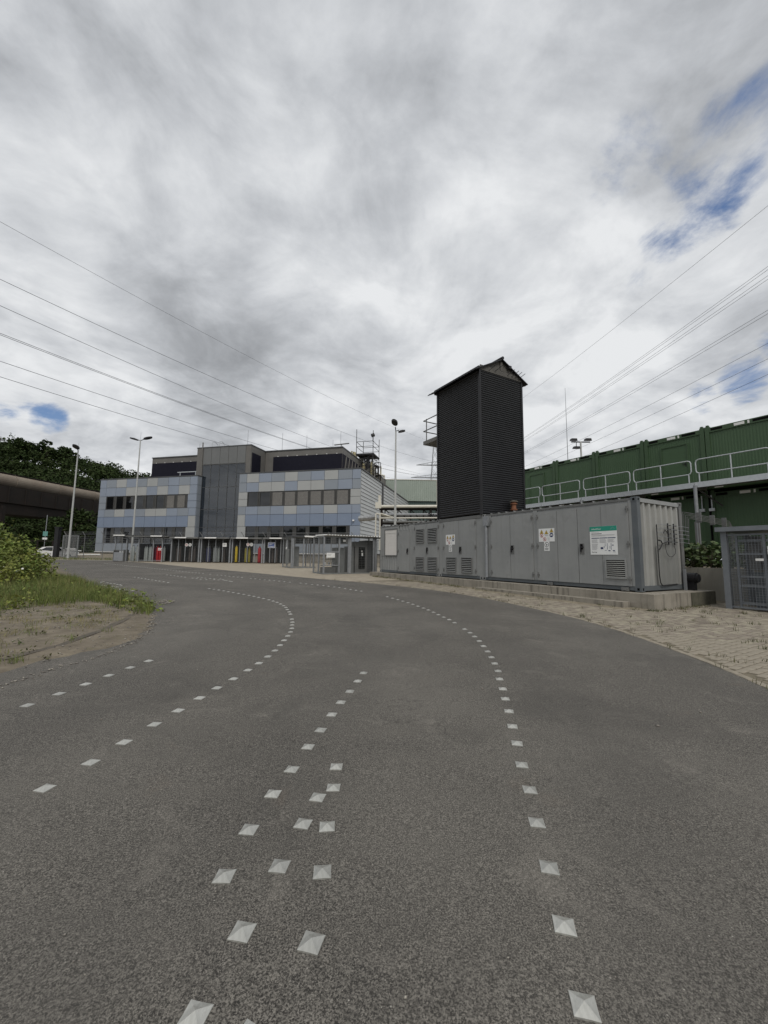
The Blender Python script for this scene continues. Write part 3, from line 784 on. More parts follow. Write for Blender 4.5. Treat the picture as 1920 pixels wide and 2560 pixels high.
# grass
def grass_in(poly, n, h, w, m, name, label, lean=0.35, keep=None):
    xs_ = [p[0] for p in poly]; ys_ = [p[1] for p in poly]
    P = []
    while len(P) < n:
        x, y = random.uniform(min(xs_), max(xs_)), random.uniform(min(ys_), max(ys_))
        if inside(poly, x, y) and (keep is None or keep(x, y)): P.append((x, y, vz(x, y) - 0.01 if inside(ISL, x, y) else gz(x, y) - 0.01))
    V, F = blades(np.array(P), h, w, lean)
    return stuff(arr_mesh(name, V, F, m), label)
G1 = [(-4.95, 8.75), (-5.3, 9.6), (-6.3, 10.75), (-7.4, 11.95), (-9.5, 13.85), (-11.4, 15.7), (-13.5, 18.0), (-18, 20), (-18, 9.4), (-8.3, 8.7), (-7.9, 9.7), (-7.5, 10.5), (-6.6, 9.9), (-5.8, 9.3)]
grass_in(G1, 32000, 0.27, 0.011, 'grass', 'grass', 'tall green grass in front of the bush', 0.55, lambda x, y: mnoise.noise(Vector((x * 1.1, y * 1.1, 2))) > -0.35)
grass_in(G1, 3000, 0.42, 0.007, 'drygrass', 'dry_grass', 'dry yellow stalks among the green grass', 0.25)
G2 = [(-5.0, 8.7), (-5.0, 6.4), (-4.7, 5.0), (-6, 4.2), (-9.5, 4.6), (-9, 9.3), (-7.6, 10.3), (-5.8, 9.2)]
grass_in(G2, 3200, 0.07, 0.006, 'drygrass', 'short_grass', 'thin dry grass patches on the bare dirt', 0.8, lambda x, y: mnoise.noise(Vector((x * 1.6, y * 1.6, 5))) > 0.12)
grass_in([(-30, 46.2), (-24, 44.4), (-23.6, 46.6), (-30, 49), (-75, 49), (-75, 46.2)], 7000, 0.28, 0.03, 'grass', 'bank_grass', 'grass on the bank behind the road', 0.4)
# weed tufts in the joints and along the plinth
P = []
def tuft(x, y, n, r_, z=None):
    for _ in range(n): P.append((x + random.gauss(0, r_), y + random.gauss(0, r_), (gz(x, y) if z is None else z) - 0.005))
for _ in range(190):
    _, x, y = cells[int(len(cells) * random.random() ** 1.4 * 0.75)]
    if mnoise.noise(Vector((x * 0.9, y * 0.9, 9))) > -0.15: tuft(x, y, random.randint(4, 16), 0.035)
for _ in range(150):
    t_ = random.uniform(-0.4, 14); v_ = random.uniform(-0.75, -0.42)
    x, y, _z = Y(t_, v_); tuft(x, y, random.randint(6, 22), 0.05)
for t_, v_ in ((-0.55, 0.1), (-0.6, 0.6), (-0.58, 1.2), (-0.62, 1.5), (-0.6, 1.9), (-0.55, -0.4), (-0.5, -0.5), (-0.6, 0.8)):
    x, y, _z = Y(t_, v_); tuft(x, y, 45, 0.08)
for (x, y, a) in spots_:
    if random.random() < 0.5: tuft(x - 0.05, y, random.randint(4, 14), 0.04)
V, F = blades(np.array(P), 0.075, 0.008, 0.7)
stuff(arr_mesh('weeds', V, F, 'weed'), 'small weeds growing in the paving joints and along the plinth')
# bush
def bush(name, label, blobs, n, size, m='bushleaf', group=None):
    root = thing(name, label, 'bush', (blobs[0][0], blobs[0][1], gz(blobs[0][0], blobs[0][1])), 0, group)
    ox, oy, oz = root.location
    C = []
    tot = sum(b_[3] ** 2 for b_ in blobs)
    for bx, by, bz, br in blobs:
        k = int(n * br * br / tot)
        d = RNG.normal(size=(k, 3)); d /= np.linalg.norm(d, axis=1)[:, None]
        rr = br * RNG.uniform(0.25, 1.0, k) ** 0.45 * (1 + 0.22 * np.sin(d[:, 0] * 7 + d[:, 1] * 5) + 0.15 * RNG.normal(size=k))
        pnt = d * rr[:, None]; pnt[:, 2] *= 0.85
        C.append(pnt + np.array([bx - ox, by - oy, bz]))
    C = np.concatenate(C); C = C[C[:, 2] > 0.02]
    V, F = leaf_cards(C, size)
    arr_mesh('foliage', V, F, m, root)
    st = MB()
    for bx, by, bz, br in blobs:
        for q in range(3):
            a = random.uniform(0, 6.28)
            st.tube([(bx - ox + math.cos(a) * .15, by - oy + math.sin(a) * .15, 0), (bx - ox + math.cos(a) * br * .4, by - oy + math.sin(a) * br * .4, bz * .7), (bx - ox + math.cos(a) * br * .7, by - oy + math.sin(a) * br * .7, bz + br * .4)], 0.03, 5, r2=0.008)
    stuff(st.build('stems', 'bark', root))
    return root
bush('bush', 'tall yellow-green bush at the left edge above the grass', [(-17.6, 18.0, 1.15, 1.35), (-16.0, 17.4, 0.8, 1.0), (-19.4, 18.6, 1.6, 1.5), (-15.1, 17.4, 0.6, 0.8), (-16.6, 17.2, 0.7, 1.1)], 13000, 0.16)
P = []
for _ in range(75):
    x = random.uniform(-9.5, -4.4); y = random.uniform(4.6, 10.2)
    if inside(ISL, x, y):
        for k in range(random.randint(8, 40)): P.append((x + random.gauss(0, .07), y + random.gauss(0, .07), vz(x, y) - 0.01))
V, F = blades(np.array(P), 0.10, 0.007, 0.7)
stuff(arr_mesh('grass_tufts', V, F, 'grass'), 'small grass tufts dotted over the bare dirt')
bush('bush', 'low spreading green shrub in front of the yellow-green bush', [(-13.9, 14.6, 0.5, 0.9), (-15.0, 14.8, 0.8, 1.1), (-16.4, 15.2, 0.9, 1.2), (-13.2, 15.2, 0.4, 0.75), (-12.6, 13.6, 0.3, 0.6)], 10000, 0.11)
# broad-leaved weeds among the grass
P = []
for _ in range(260):
    x, y = random.uniform(-13.5, -5.2), random.uniform(8.6, 14.5)
    if inside(G1, x, y) and mnoise.noise(Vector((x * .6, y * .6, 3))) > -0.1:
        hgt = random.uniform(0.1, 0.42)
        for k in range(22): P.append((x + random.gauss(0, .13), y + random.gauss(0, .13), vz(x, y) + hgt * random.random()))
V, F = leaf_cards(np.array(P), 0.085, 1.2, 0.6)
stuff(arr_mesh('verge_weeds', V, F, 'bushleaf'), 'broad-leaved weeds mixed into the verge grass')
P = []
for _ in range(60):
    x, y = random.uniform(-9, -4.3), random.uniform(4.6, 9.5)
    if inside(ISL, x, y):
        for k in range(14): P.append((x + random.gauss(0, .06), y + random.gauss(0, .06), vz(x, y) + random.uniform(0.005, 0.05)))
V, F = leaf_cards(np.array(P), 0.045, 1.6, 0.6)
stuff(arr_mesh('dirt_weeds', V, F, 'weed'), 'flat dark weeds growing on the bare dirt')
# white flower heads in the shrub
P = []
for _ in range(60):
    x, y = random.uniform(-15.8, -12.2), random.uniform(13.0, 14.6)
    P.append((x, y, gz(x, y) + random.uniform(0.25, 0.75)))
V, F = leaf_cards(np.array(P), 0.07, 2.0, 1.0)
stuff(arr_mesh('flowers', V, F, 'flower'), 'small white flower heads among the verge grass')

# ------------------------------------------------------------------ containers beside the road
def trap(u0, u1, pitch, depth, duty=0.5, slope=0.16):
    """trapezoid rib profile between u0 and u1: list of (u, w)"""
    n = max(1, round((u1 - u0) / pitch)); p = (u1 - u0) / n; out = []
    for i in range(n):
        a = u0 + i * p
        out += [(a, 0), (a + p * (1 - duty - slope) * 0.999, 0), (a + p * (1 - duty), depth), (a + p * (1 - slope), depth)]
    return out + [(u1, 0)]
def ribbed(mb, prof, lo, hi, f):
    k = len(prof)
    vs = [f(u, w, lo) for u, w in prof] + [f(u, w, hi) for u, w in prof]
    mb.add(vs, [(i, i + 1, k + i + 1, k + i) for i in range(k - 1)])
    return mb
def vent(root, x0, x1, z0, z1, y, n, m='grey', framem='dgrey'):
    """louvred vent standing proud of the surface at y"""
    v = MB()
    fr = 0.03
    v.box(x0, x1, y - 0.045, y - 0.0005, z0, z0 + fr).box(x0, x1, y - 0.045, y - 0.0005, z1 - fr, z1)
    v.box(x0, x0 + fr, y - 0.045, y - 0.0005, z0 + fr, z1 - fr).box(x1 - fr, x1, y - 0.045, y - 0.0005, z0 + fr, z1 - fr)
    vo = v.build('vent', framem, root)
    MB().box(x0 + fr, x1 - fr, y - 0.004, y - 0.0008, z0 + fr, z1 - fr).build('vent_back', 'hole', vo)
    p = (z1 - z0 - 2 * fr) / n
    for i in range(n):
        z = z0 + fr + i * p
        MB().add([(x0 + fr, y - 0.042, z + 0.10 * p), (x1 - fr, y - 0.042, z + 0.10 * p), (x1 - fr, y - 0.042, z + 0.42 * p), (x0 + fr, y - 0.042, z + 0.42 * p),
                  (x0 + fr, y - 0.012, z + 0.52 * p), (x1 - fr, y - 0.012, z + 0.52 * p), (x1 - fr, y - 0.012, z + 0.60 * p), (x0 + fr, y - 0.012, z + 0.60 * p)],
                 [(0, 1, 2, 3), (3, 2, 6, 7), (0, 4, 5, 1), (4, 7, 6, 5), (0, 3, 7, 4), (1, 5, 6, 2)]).build('slat', m, vo)
    return vo
def door_leaf(root, x0, x1, z0, z1, y, hinge=None, handle=None, m='grey', seam=None, n_h=3):
    d = MB().box(x0 + 0.008, x1 - 0.008, y - 0.022, y + 0.03, z0 + 0.008, z1 - 0.008)
    do = d.build('door', m, root)
    if seam:
        MB().box(seam - 0.006, seam + 0.006, y - 0.026, y - 0.0225, z0 + 0.03, z1 - 0.03).build('door_seam', 'dgrey', do)
    if hinge is not None:
        for k in range(n_h):
            z = z0 + (z1 - z0) * (0.08 + 0.84 * k / (n_h - 1))
            h = MB().box(hinge - 0.045, hinge + 0.045, y - 0.035, y - 0.0228, z - 0.025, z + 0.025)
            h.tube([(hinge, y - 0.045, z - 0.09), (hinge, y - 0.045, z + 0.09)], 0.016, 8)
            h.build('hinge', 'dgrey', do)
    if handle is not None:
        zc = z0 + 1.05
        hb = MB().box(handle - 0.075, handle + 0.075, y - 0.030, y - 0.0228, zc - 0.17, zc + 0.16)
        ho = hb.build('handle_plate', 'dgrey', do)
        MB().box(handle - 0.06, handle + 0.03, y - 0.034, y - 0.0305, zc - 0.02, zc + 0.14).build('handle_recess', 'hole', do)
        l = MB().box(handle - 0.05, handle - 0.012, y - 0.07, y - 0.0345, zc - 0.10, zc + 0.10)
        l.box(handle - 0.012, handle + 0.06, y - 0.065, y - 0.04, zc + 0.03, zc + 0.065)
        l.build('handle', 'black', do)
    return do
def container_shell(root, L, Wd, H, post_m='slate', rail_m='slate', end=True, endm='grey_end', roof=True, left_post='grey'):
    ph = 0.16
    for x0, y0, m in ((0, 0, left_post), (L - ph, 0, post_m), (0, Wd - ph, 'grey'), (L - ph, Wd - ph, 'dgrey')):
        p = MB().box(x0, x0 + ph, y0, y0 + ph, 0.02, H - 0.02)
        for z0, z1 in ((0.0, 0.13), (H - 0.13, H)):
            p.box(x0 - 0.006, x0 + ph + 0.006, y0 - 0.006, y0 + ph + 0.006, z0, z1)
        po = p.build('corner_post', m, root)
        for zz in (0.065, H - 0.065):
            hb = MB().box(x0 + 0.05, x0 + 0.11, y0 - 0.0095, y0 + 0.01, zz - 0.035, zz + 0.03)
            if x0 > 0: hb.box(x0 + ph - 0.01, x0 + ph + 0.0095, y0 + 0.05, y0 + 0.10, zz - 0.035, zz + 0.03)
            hb.build('casting_hole', 'hole', po)
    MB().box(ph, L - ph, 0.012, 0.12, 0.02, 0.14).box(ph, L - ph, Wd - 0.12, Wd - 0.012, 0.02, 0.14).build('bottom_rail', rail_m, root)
    MB().box(ph, L - ph, 0.010, 0.10, H - 0.09, H - 0.02).box(ph, L - ph, Wd - 0.10, Wd - 0.01, H - 0.09, H - 0.02).build('top_rail', 'dgrey', root)
    MB().box(L - 0.13, L - 0.015, ph, Wd - ph, 0.02, 0.15).build('bottom_end_rail', rail_m, root)
    MB().box(L - 0.11, L - 0.008, ph, Wd - ph, H - 0.14, H - 0.03).build('top_end_rail', 'grey', root)
    ribbed(MB(), trap(ph, L - ph, 0.26, 0.035), ph, L - ph, lambda u, w, s: (u, Wd - 0.06 + w, 0.14 if s == ph else H - 0.09)).build('back_wall', 'grey', root)
    MB().box(ph, L - ph, 0.12, Wd - 0.12, 0.10, 0.16).build('floor', 'dgrey', root)
    if roof:
        ribbed(MB(), trap(0.1, L - 0.1, 0.40, 0.03, 0.55, 0.1), 0.0, 1.0, lambda u, w, s: (u, 0.012 + s * (Wd - 0.024), H - 0.022 + w)).build('roof', 'grey', root)
    if end:
        ribbed(MB(), trap(ph, Wd - ph, 0.303, 0.065, 0.40, 0.13), 0.0, 1.0, lambda u, w, s: (L - 0.09 + w, u, 0.15 + s * (H - 0.29))).build('end_wall', endm, root)
Z0 = 0.585; CH = 2.595
# -- right container
TC = 6.0; LC, WC = 6.0, 2.44
c1 = thing('shipping_container', 'grey container with corrugated pale end wall and poster on its doors, nearest the camera', 'container', Y(TC, 0, Z0), YAW, 'grey containers on the concrete plinth')
container_shell(c1, LC, WC, CH)
X = lambda t: TC - t
zb, zt = 0.125, 2.45
door_leaf(c1, X(5.52), X(4.53), zb, zt, 0.0, X(5.52) + 0.03, None)
door_leaf(c1, X(4.53), X(3.50), zb, zt, 0.0, X(3.50) - 0.03, X(4.53) + 0.10)
door_leaf(c1, X(3.34), X(1.80), zb, zt, 0.0, X(3.34) + 0.03, None, seam=X(2.53))
door_leaf(c1, X(1.80), X(0.24), zb, zt, 0.0, X(0.24) - 0.03, X(1.80) + 0.13, seam=X(1.03))
fr = MB()
fr.box(0.16, X(5.52), 0.002, 0.06, 0.14, CH - 0.09).box(X(3.5), X(3.34), 0.002, 0.06, 0.14, CH - 0.09).box(X(0.24), LC - 0.16, 0.002, 0.06, 0.14, CH - 0.09)
fr.box(X(5.52), X(0.24), 0.035, 0.06, 0.14, CH - 0.09)
fr.build('front_frame', 'grey', c1)
MB().tube([(0.28, -0.06, 0.12), (0.28, -0.06, 2.05), (0.28, -0.05, 2.12)], 0.055, 10).box(0.17, 0.39, -0.12, -0.0, 2.12, 2.5).build('downpipe', 'galvd', c1)
vent(c1, X(0.94), X(0.35), 0.32, 0.87, -0.022, 9, 'grey_end', 'grey')
for t_ in (2.86, 0.42):
    tl = MB().box(X(t_) - 0.09, X(t_) + 0.09, -0.07, 0.006, 0.0, 0.10).box(X(t_) - 0.04, X(t_) + 0.04, -0.10, -0.07, 0.02, 0.07)
    tl.build('floor_bracket', 'dgrey', c1)
gq = MB().box(LC - 0.03, LC - 0.026, 2.1, 2.24, CH - 0.15, CH - 0.02); gq.build('end_plate', 'white', c1)
# grey overpainted sheet on the end wall
ribbed(MB(), trap(0.90, 2.10, 0.303, 0.02, 0.45, 0.17), 0.0, 1.0, lambda u, w, s: (LC - 0.022 + w, u, 0.16 + s * (1.10 + 0.18 * (u - 0.9)))).build('end_cover', 'grey_patch', c1)
# small valves and hoses on the end wall
hs = MB()
rows = [1.86, 1.74, 1.62, 1.50, 1.38]
for k, z in enumerate(rows):
    hs.tube([(LC + 0.03, 0.92, z + 0.02), (LC + 0.05, 1.2, z + 0.02), (LC + 0.05, 1.5, z), (LC + 0.06, 2.3, z), (LC + 0.08, 2.62, z - 0.02)], 0.007, 6)
hs.build('small_pipe', 'galvd', c1)
hv = MB()
for yy in (1.47, 1.80):
    hv.box(LC + 0.03, LC + 0.06, yy - 0.014, yy + 0.014, 1.30, 1.92)
    for z in rows:
        hv.tube([(LC + 0.04, yy + 0.07, z), (LC + 0.07, yy + 0.11, z)], 0.015, 8)
hv.tube([(LC + 0.05, 0.92, 1.42), (LC + 0.06, 1.02, 1.40), (LC + 0.06, 1.08, 1.32), (LC + 0.05, 1.02, 1.22), (LC + 0.04, 0.95, 1.15)], 0.016, 8)
hv.tube([(LC + 0.06, 1.10, 1.33), (LC + 0.07, 1.28, 1.36), (LC + 0.06, 1.46, 1.42)], 0.013, 6)
hv.tube([(LC + 0.06, 1.18, 1.62), (LC + 0.07, 1.25, 1.72), (LC + 0.07, 1.34, 1.66), (LC + 0.06, 1.45, 1.62)], 0.012, 6)
hv.build('valve_rack', 'black', c1)
lp = MB().tube([(LC + 0.05, 1.45, 1.30), (LC + 0.06, 1.26, 1.31), (LC + 0.06, 1.25, 1.18), (LC + 0.06, 1.30, 1.05), (LC + 0.06, 1.42, 0.96), (LC + 0.06, 1.6, 0.96), (LC + 0.06, 1.76, 1.04), (LC + 0.06, 1.80, 1.16), (LC + 0.05, 1.74, 1.28)], 0.007, 8)
lp.build('hose_loop', 'black', c1)
MB().tube([(LC + 0.035, 0.88, 1.86), (LC + 0.035, 0.88, 0.42), (LC + 0.035, 0.92, 0.22), (LC + 0.03, 1.02, 0.15), (LC + 0.0, 1.9, 0.165)], 0.014, 8).build('cable', 'black', c1)
# -- middle section that carries the tower
TB, LB = 8.80, 2.80
c2 = thing('shipping_container', 'short grey container section with two louvred doors under the black tower', 'container', Y(TB, 0, Z0), YAW, 'grey containers on the concrete plinth')
container_shell(c2, LB, WC, CH, post_m='grey', end=False, roof=False)
XB = lambda t: TB - t
door_leaf(c2, XB(8.47), XB(7.40), zb, 2.46, 0.0, XB(8.47) + 0.03, None)
door_leaf(c2, XB(7.40), XB(6.35), zb, 2.46, 0.0, XB(6.35) - 0.03, XB(7.40) + 0.10)
MB().box(0.16, XB(8.47), 0.002, 0.06, 0.14, CH - 0.09).box(XB(6.35), LB - 0.16, 0.002, 0.06, 0.14, CH - 0.09).box(XB(8.47), XB(6.35), 0.035, 0.06, 0.14, CH - 0.09).build('front_frame', 'grey', c2)
MB().box(0.0, LB, -0.02, 0.012, CH - 0.13, CH + 0.0).build('fascia', 'dgrey', c2)
vent(c2, XB(8.23), XB(7.58), 0.215, 0.865, -0.022, 8)
vent(c2, XB(7.23), XB(6.58), 0.215, 0.865, -0.022, 8)
# -- left container
TA, LA = 14.32, 5.50
c3 = thing('shipping_container', 'grey container with shuttered window and narrow door, farthest along the plinth', 'container', Y(TA, 0, Z0), YAW, 'grey containers on the concrete plinth')
container_shell(c3, LA, WC, CH, post_m='grey', end=False)
XA = lambda t: TA - t
fw = MB()
ribbed(fw, trap(XA(14.16), XA(12.40), 0.26, -0.03), 0, 1, lambda u, w, s: (u, 0.05 + w, 0.14 + s * 0.78))
fw.build('front_sheet', 'grey', c3)
fw = MB()
ribbed(fw, trap(XA(12.34), XA(11.24), 0.26, -0.03), 0, 1, lambda u, w, s: (u, 0.05 + w, 2.26 + s * 0.24))
fw.build('front_sheet', 'grey', c3)
MB().box(0.16, XA(13.83), 0.012, 0.06, 0.92, 2.5).box(XA(13.83), XA(12.45), 0.012, 0.06, 2.40, 2.5).box(XA(12.45), XA(12.34), 0.0, 0.06, 0.14, 2.5).box(XA(11.24), XA(10.82), 0.002, 0.06, 0.14, 2.5).box(XA(8.81), LA, 0.002, 0.06, 0.14, 2.5).box(XA(10.82), XA(8.81), 0.035, 0.06, 0.14, 2.5).box(XA(12.34), XA(11.24), 0.04, 0.06, 0.14, 2.3).build('front_frame', 'grey', c3)
wf = MB(); x0, x1, z0, z1 = XA(13.83), XA(12.45), 0.90, 2.40
wf.box(x0, x1, -0.015, 0.06, z0, z0 + 0.06).box(x0, x1, -0.015, 0.06, z1 - 0.06, z1).box(x0, x0 + 0.06, -0.015, 0.06, z0 + 0.06, z1 - 0.06).box(x1 - 0.06, x1, -0.015, 0.06, z0 + 0.06, z1 - 0.06)
wfo = wf.build('window', 'dgrey', c3)
for k in range(14):
    h = (z1 - z0 - 0.30) / 14
    MB().box(x0 + 0.06, x1 - 0.06, 0.012, 0.032, z0 + 0.06 + k * h, z0 + 0.06 + (k + 1) * h - 0.004).build('shutter_slat', 'blind', wfo)
MB().box(x0 + 0.06, x1 - 0.06, 0.0, 0.036, z1 - 0.24, z1 - 0.06).build('shutter_box', 'blind', wfo)
door_leaf(c3, XA(12.34), XA(11.24), 0.10, 2.24, 0.0, XA(12.34) + 0.03, XA(11.24) - 0.17)
door_leaf(c3, XA(10.82), XA(9.80), zb, 2.46, 0.0, XA(10.82) + 0.03, None)
door_leaf(c3, XA(9.80), XA(8.81), zb, 2.46, 0.0, XA(8.81) - 0.03, XA(9.80) + 0.10)
for (a, b_) in ((10.62, 9.96), (9.64, 8.94)):
    vent(c3, XA(a), XA(b_), 0.20, 0.86, -0.022, 8); vent(c3, XA(a), XA(b_), 1.54, 2.22, -0.022, 8)
# plinth in cast lengths with a lower step in front
pl = thing('concrete_plinth', 'stained concrete plinth with a low front step carrying the grey containers', 'plinth', Y(14.9, -0.37, 0), YAW)
XP = lambda t: 14.9 - t
tcuts = [14.9, 12.4, 9.9, 7.4, 4.9, 2.35, -0.49]
for i, (a, b_) in enumerate(zip(tcuts[:-1], tcuts[1:])):
    g_ = min(gz(*Y(b_, 0)[:2]), gz(*Y(a, 0)[:2]))
    MB().box(XP(a) + 0.006, XP(b_) - 0.006, 0, 3.3, -0.1, 0.565).build('plinth_block', 'concrete', pl)
for a, b_ in ((5.7, 3.3), (3.3, 1.6), (1.6, 0.12)):
    MB().box(XP(a) + 0.005, XP(b_) - 0.005, -0.30, -0.004, -0.1, 0.335).build('step_block', 'concrete', pl)
MB().box(XP(-0.49) - 0.3, XP(-0.495) + 0.012, 1.9, 3.32, -0.1, 0.55).build('mossy_corner', 'mossy', pl)

# dirt washed against the foot of the plinth
dm = MB(); _rr = random.Random(9); prev = None
for i in range(120):
    t_ = 14.5 - i * 0.125; v_ = -0.40 if t_ > 5.7 else (-0.70 if t_ > 0.12 else -0.40)
    w_ = _rr.uniform(0.05, 0.30)
    a_, b_ = Y(t_, v_ + 0.06), Y(t_, v_ - w_)
    cur = ((a_[0], a_[1], gz(a_[0], a_[1]) + 0.03), (b_[0], b_[1], gz(b_[0], b_[1]) + 0.001))
    if prev: dm.quad(prev[0], cur[0], cur[1], prev[1])
    prev = cur
stuff(dm.build('washed_dirt', 'earth', None, smooth=True), 'dirt and silt washed along the foot of the concrete plinth')

# -- black tower on the middle section
TT0, TT1, TW, TZ = 8.82, 6.0, 2.50, 3.20
TL = TT0 - TT1
tw = thing('tower', 'black ribbed sheet-metal tower with a pitched roof rising from the grey containers', 'tower', Y(TT0, -0.03, TZ), YAW)
def wave(z0, z1, pitch, d):
    n = int(round((z1 - z0) / pitch)); out = []
    for i in range(n):
        a = z0 + i * (z1 - z0) / n; p = (z1 - z0) / n
        out += [(a, 0), (a + p * 0.25, d * 0.35), (a + p * 0.5, d), (a + p * 0.75, d * 0.9), (a + p * 0.92, d * 0.1)]
    return out + [(z1, 0)]
TH_ = 6.10
for nm, f, lo, hi in (('front_cladding', lambda u, w, s: (s, -w, u), 0.03, TL - 0.03), ('side_cladding', lambda u, w, s: (TL + w, s, u), 0.03, TW - 0.03),
                      ('back_cladding', lambda u, w, s: (s, TW + w, u), 0.03, TL - 0.03), ('far_cladding', lambda u, w, s: (-w, s, u), 0.03, TW - 0.03)):
    b = MB(); pr = wave(0.03, TH_, 0.094, 0.032); k = len(pr)
    b.add([f(u, w, lo) for u, w in pr] + [f(u, w, hi) for u, w in pr], [(i, i + 1, k + i + 1, k + i) for i in range(k - 1)])
    b.build(nm, 'tower', tw)
ct = MB()
for x, y in ((0, 0), (TL, 0), (TL, TW), (0, TW)):
    ct.box(x - 0.045, x + 0.045, y - 0.045, y + 0.045, -0.02, TH_ + 0.02)
ct.build('corner_trim', 'towertrim', tw)
MB().box(0.05, TL - 0.05, 0.05, TW - 0.05, 0, TH_).build('core', 'hole', tw)
zr, ze, ym = TH_ + 0.74, TH_ + 0.10, TW / 2
gb = MB()
for x in (TL - 0.02, 0.02):
    gb.add([(x - 0.03, 0.0, TH_), (x - 0.03, TW, TH_), (x - 0.03, TW, ze + 0.05), (x - 0.03, ym, zr - 0.05), (x - 0.03, 0, ze + 0.05),
            (x + 0.03, 0.0, TH_), (x + 0.03, TW, TH_), (x + 0.03, TW, ze + 0.05), (x + 0.03, ym, zr - 0.05), (x + 0.03, 0, ze + 0.05)],
           [(0, 1, 2, 3, 4), (9, 8, 7, 6, 5), (0, 5, 6, 1), (1, 6, 7, 2), (2, 7, 8, 3), (3, 8, 9, 4), (4, 9, 5, 0)])
gb.build('gable', 'gable', tw)
MB().box(TL + 0.012, TL + 0.05, 0.02, TW - 0.02, TH_ - 0.0, TH_ + 0.22).box(TL + 0.012, TL + 0.06, ym - 0.06, ym + 0.06, TH_ + 0.22, zr - 0.1).build('gable_beam', 'gable', tw)
MB().box(0.0, TL, -0.03, 0.03, TH_ + 0.0, ze + 0.08).box(0.0, TL, TW - 0.03, TW + 0.03, TH_, ze + 0.08).build('eaves_board', 'towertrim', tw)
ov_x0, ov_x1 = -0.42, TL + 0.14
sl_ = (zr - ze) / ym
for sgn, nm in ((-1, 'roof'), (1, 'roof')):
    y_out = ym + sgn * (ym + 0.30)
    z_out = zr - sl_ * (ym + 0.30)
    b = MB()
    pr = trap(ov_x0, ov_x1, 0.2, 0.012)
    k = len(pr)
    b.add([(u, ym, zr + w) for u, w in pr] + [(u, y_out, z_out + w) for u, w in pr] + [(u, ym, zr - 0.04 + w) for u, w in pr] + [(u, y_out, z_out - 0.04 + w) for u, w in pr],
          [(i, i + 1, k + i + 1, k + i) for i in range(k - 1)] + [(2 * k + i, 3 * k + i, 3 * k + i + 1, 2 * k + i + 1) for i in range(k - 1)] + [(k + i, k + i + 1, 3 * k + i + 1, 3 * k + i) for i in range(k - 1)] + [(0, k, 3 * k, 2 * k), (k - 1, 3 * k - 1, 4 * k - 1, 2 * k - 1)])
    b.build(nm, 'towertrim', tw)
MB().tube([(ov_x0, ym, zr + 0.04), (ov_x1 + 0.02, ym, zr + 0.04)], 0.07, 8).build('ridge_cap', 'towertrim', tw)
for k, (yy, zz) in enumerate(((0.5, 0.16), (0.85, 0.20), (1.6, 0.2), (1.85, 0.2), (2.05, 0.19), (2.25, 0.17))):
    MB().bar((TL + 0.05, yy, TH_ + zz - 0.1), (TL + 0.34, yy + 0.16, TH_ + zz + 0.10), 0.018).build('cable_end', 'black', tw)
MB().box(TL + 0.05, TL + 0.2, 1.58, 1.72, TH_ + 0.38, TH_ + 0.5).build('vent_cap', 'black', tw)
MB().box(-0.3, 0.35, 0.0, 0.4, TH_ - 0.02, TH_ + 0.2).build('eaves_gap', 'towertrim', tw)
# balcony on the far left side
bx = thing('balcony', 'small grey steel balcony with railing high on the left side of the black tower', 'balcony', Y(TT0, -0.03, TZ), YAW)
bz = 4.0
MB().box(-1.25, -0.05, 0.03, 1.5, bz - 0.18, bz).build('platform', 'pent', bx)
def pts_rail(z): return [(-0.12, 0.05, z), (-1.25, 0.05, z), (-1.25, 1.45, z), (-0.05, 1.45, z)]
for z in (bz + 0.52, bz + 1.06):
    MB().tube(pts_rail(z), 0.026, 6).build('rail', 'dgrey', bx)
for x, y in ((-1.0, 0.05), (-0.12, 0.05), (-1.25, 1.45)):
    MB().tube([(x, y, bz - 0.1), (x, y, bz + 1.1)], 0.026, 6).build('rail_post', 'dgrey', bx)
# rusty flue on the container roof
fl = thing('flue', 'short rusty flanged flue on a frame on the container roof beside the tower', 'flue', Y(5.75, 1.55, 3.185), YAW)
MB().lathe([(0.16, 0.12), (0.16, 0.15), (0.10, 0.15), (0.10, 0.26), (0.15, 0.26), (0.15, 0.30), (0.10, 0.30), (0.10, 0.50), (0.15, 0.50), (0.15, 0.53), (0.10, 0.53), (0.10, 0.60)], 14).build('stack', 'rust', fl)
MB().lathe([(0.17, 0.60), (0.18, 0.63), (0.05, 0.66)], 14).build('cap', 'concrete', fl)
f_ = MB()
for y in (-0.25, 0.25):
    f_.bar((-0.45, y, 0.13), (0.45, y, 0.13), 0.05)
for x in (-0.42, 0.42):
    f_.bar((x, -0.25, 0.13), (x, 0.25, 0.13), 0.05)
    for y in (-0.25, 0.25): f_.bar((x, y, -0.0), (x, y, 0.13), 0.05)
f_.build('stand', 'rust', fl)
# blower behind the near corner
bl = thing('blower', 'black ducted blower standing on the plinth behind the pale container end', 'blower', Y(-0.14, 2.52, 0.565), YAW)
b = MB(); n = 16
b.tube([(-0.16, 0.0, 0.36), (0.10, 0.0, 0.36)], 0.155, 16).tube([(0.10, 0, 0.36), (0.16, 0, 0.36)], 0.12, 16)
b.build('fan_housing', 'black', bl)
MB().box(-0.12, 0.06, -0.09, 0.09, 0.0, 0.25).tube([(-0.05, 0.10, 0.0), (-0.05, 0.12, 0.3)], 0.03, 6).build('motor', 'black', bl)
MB().box(-0.10, -0.04, -0.34, -0.27, 0.0, 0.62).build('stand', 'galvd', bl)

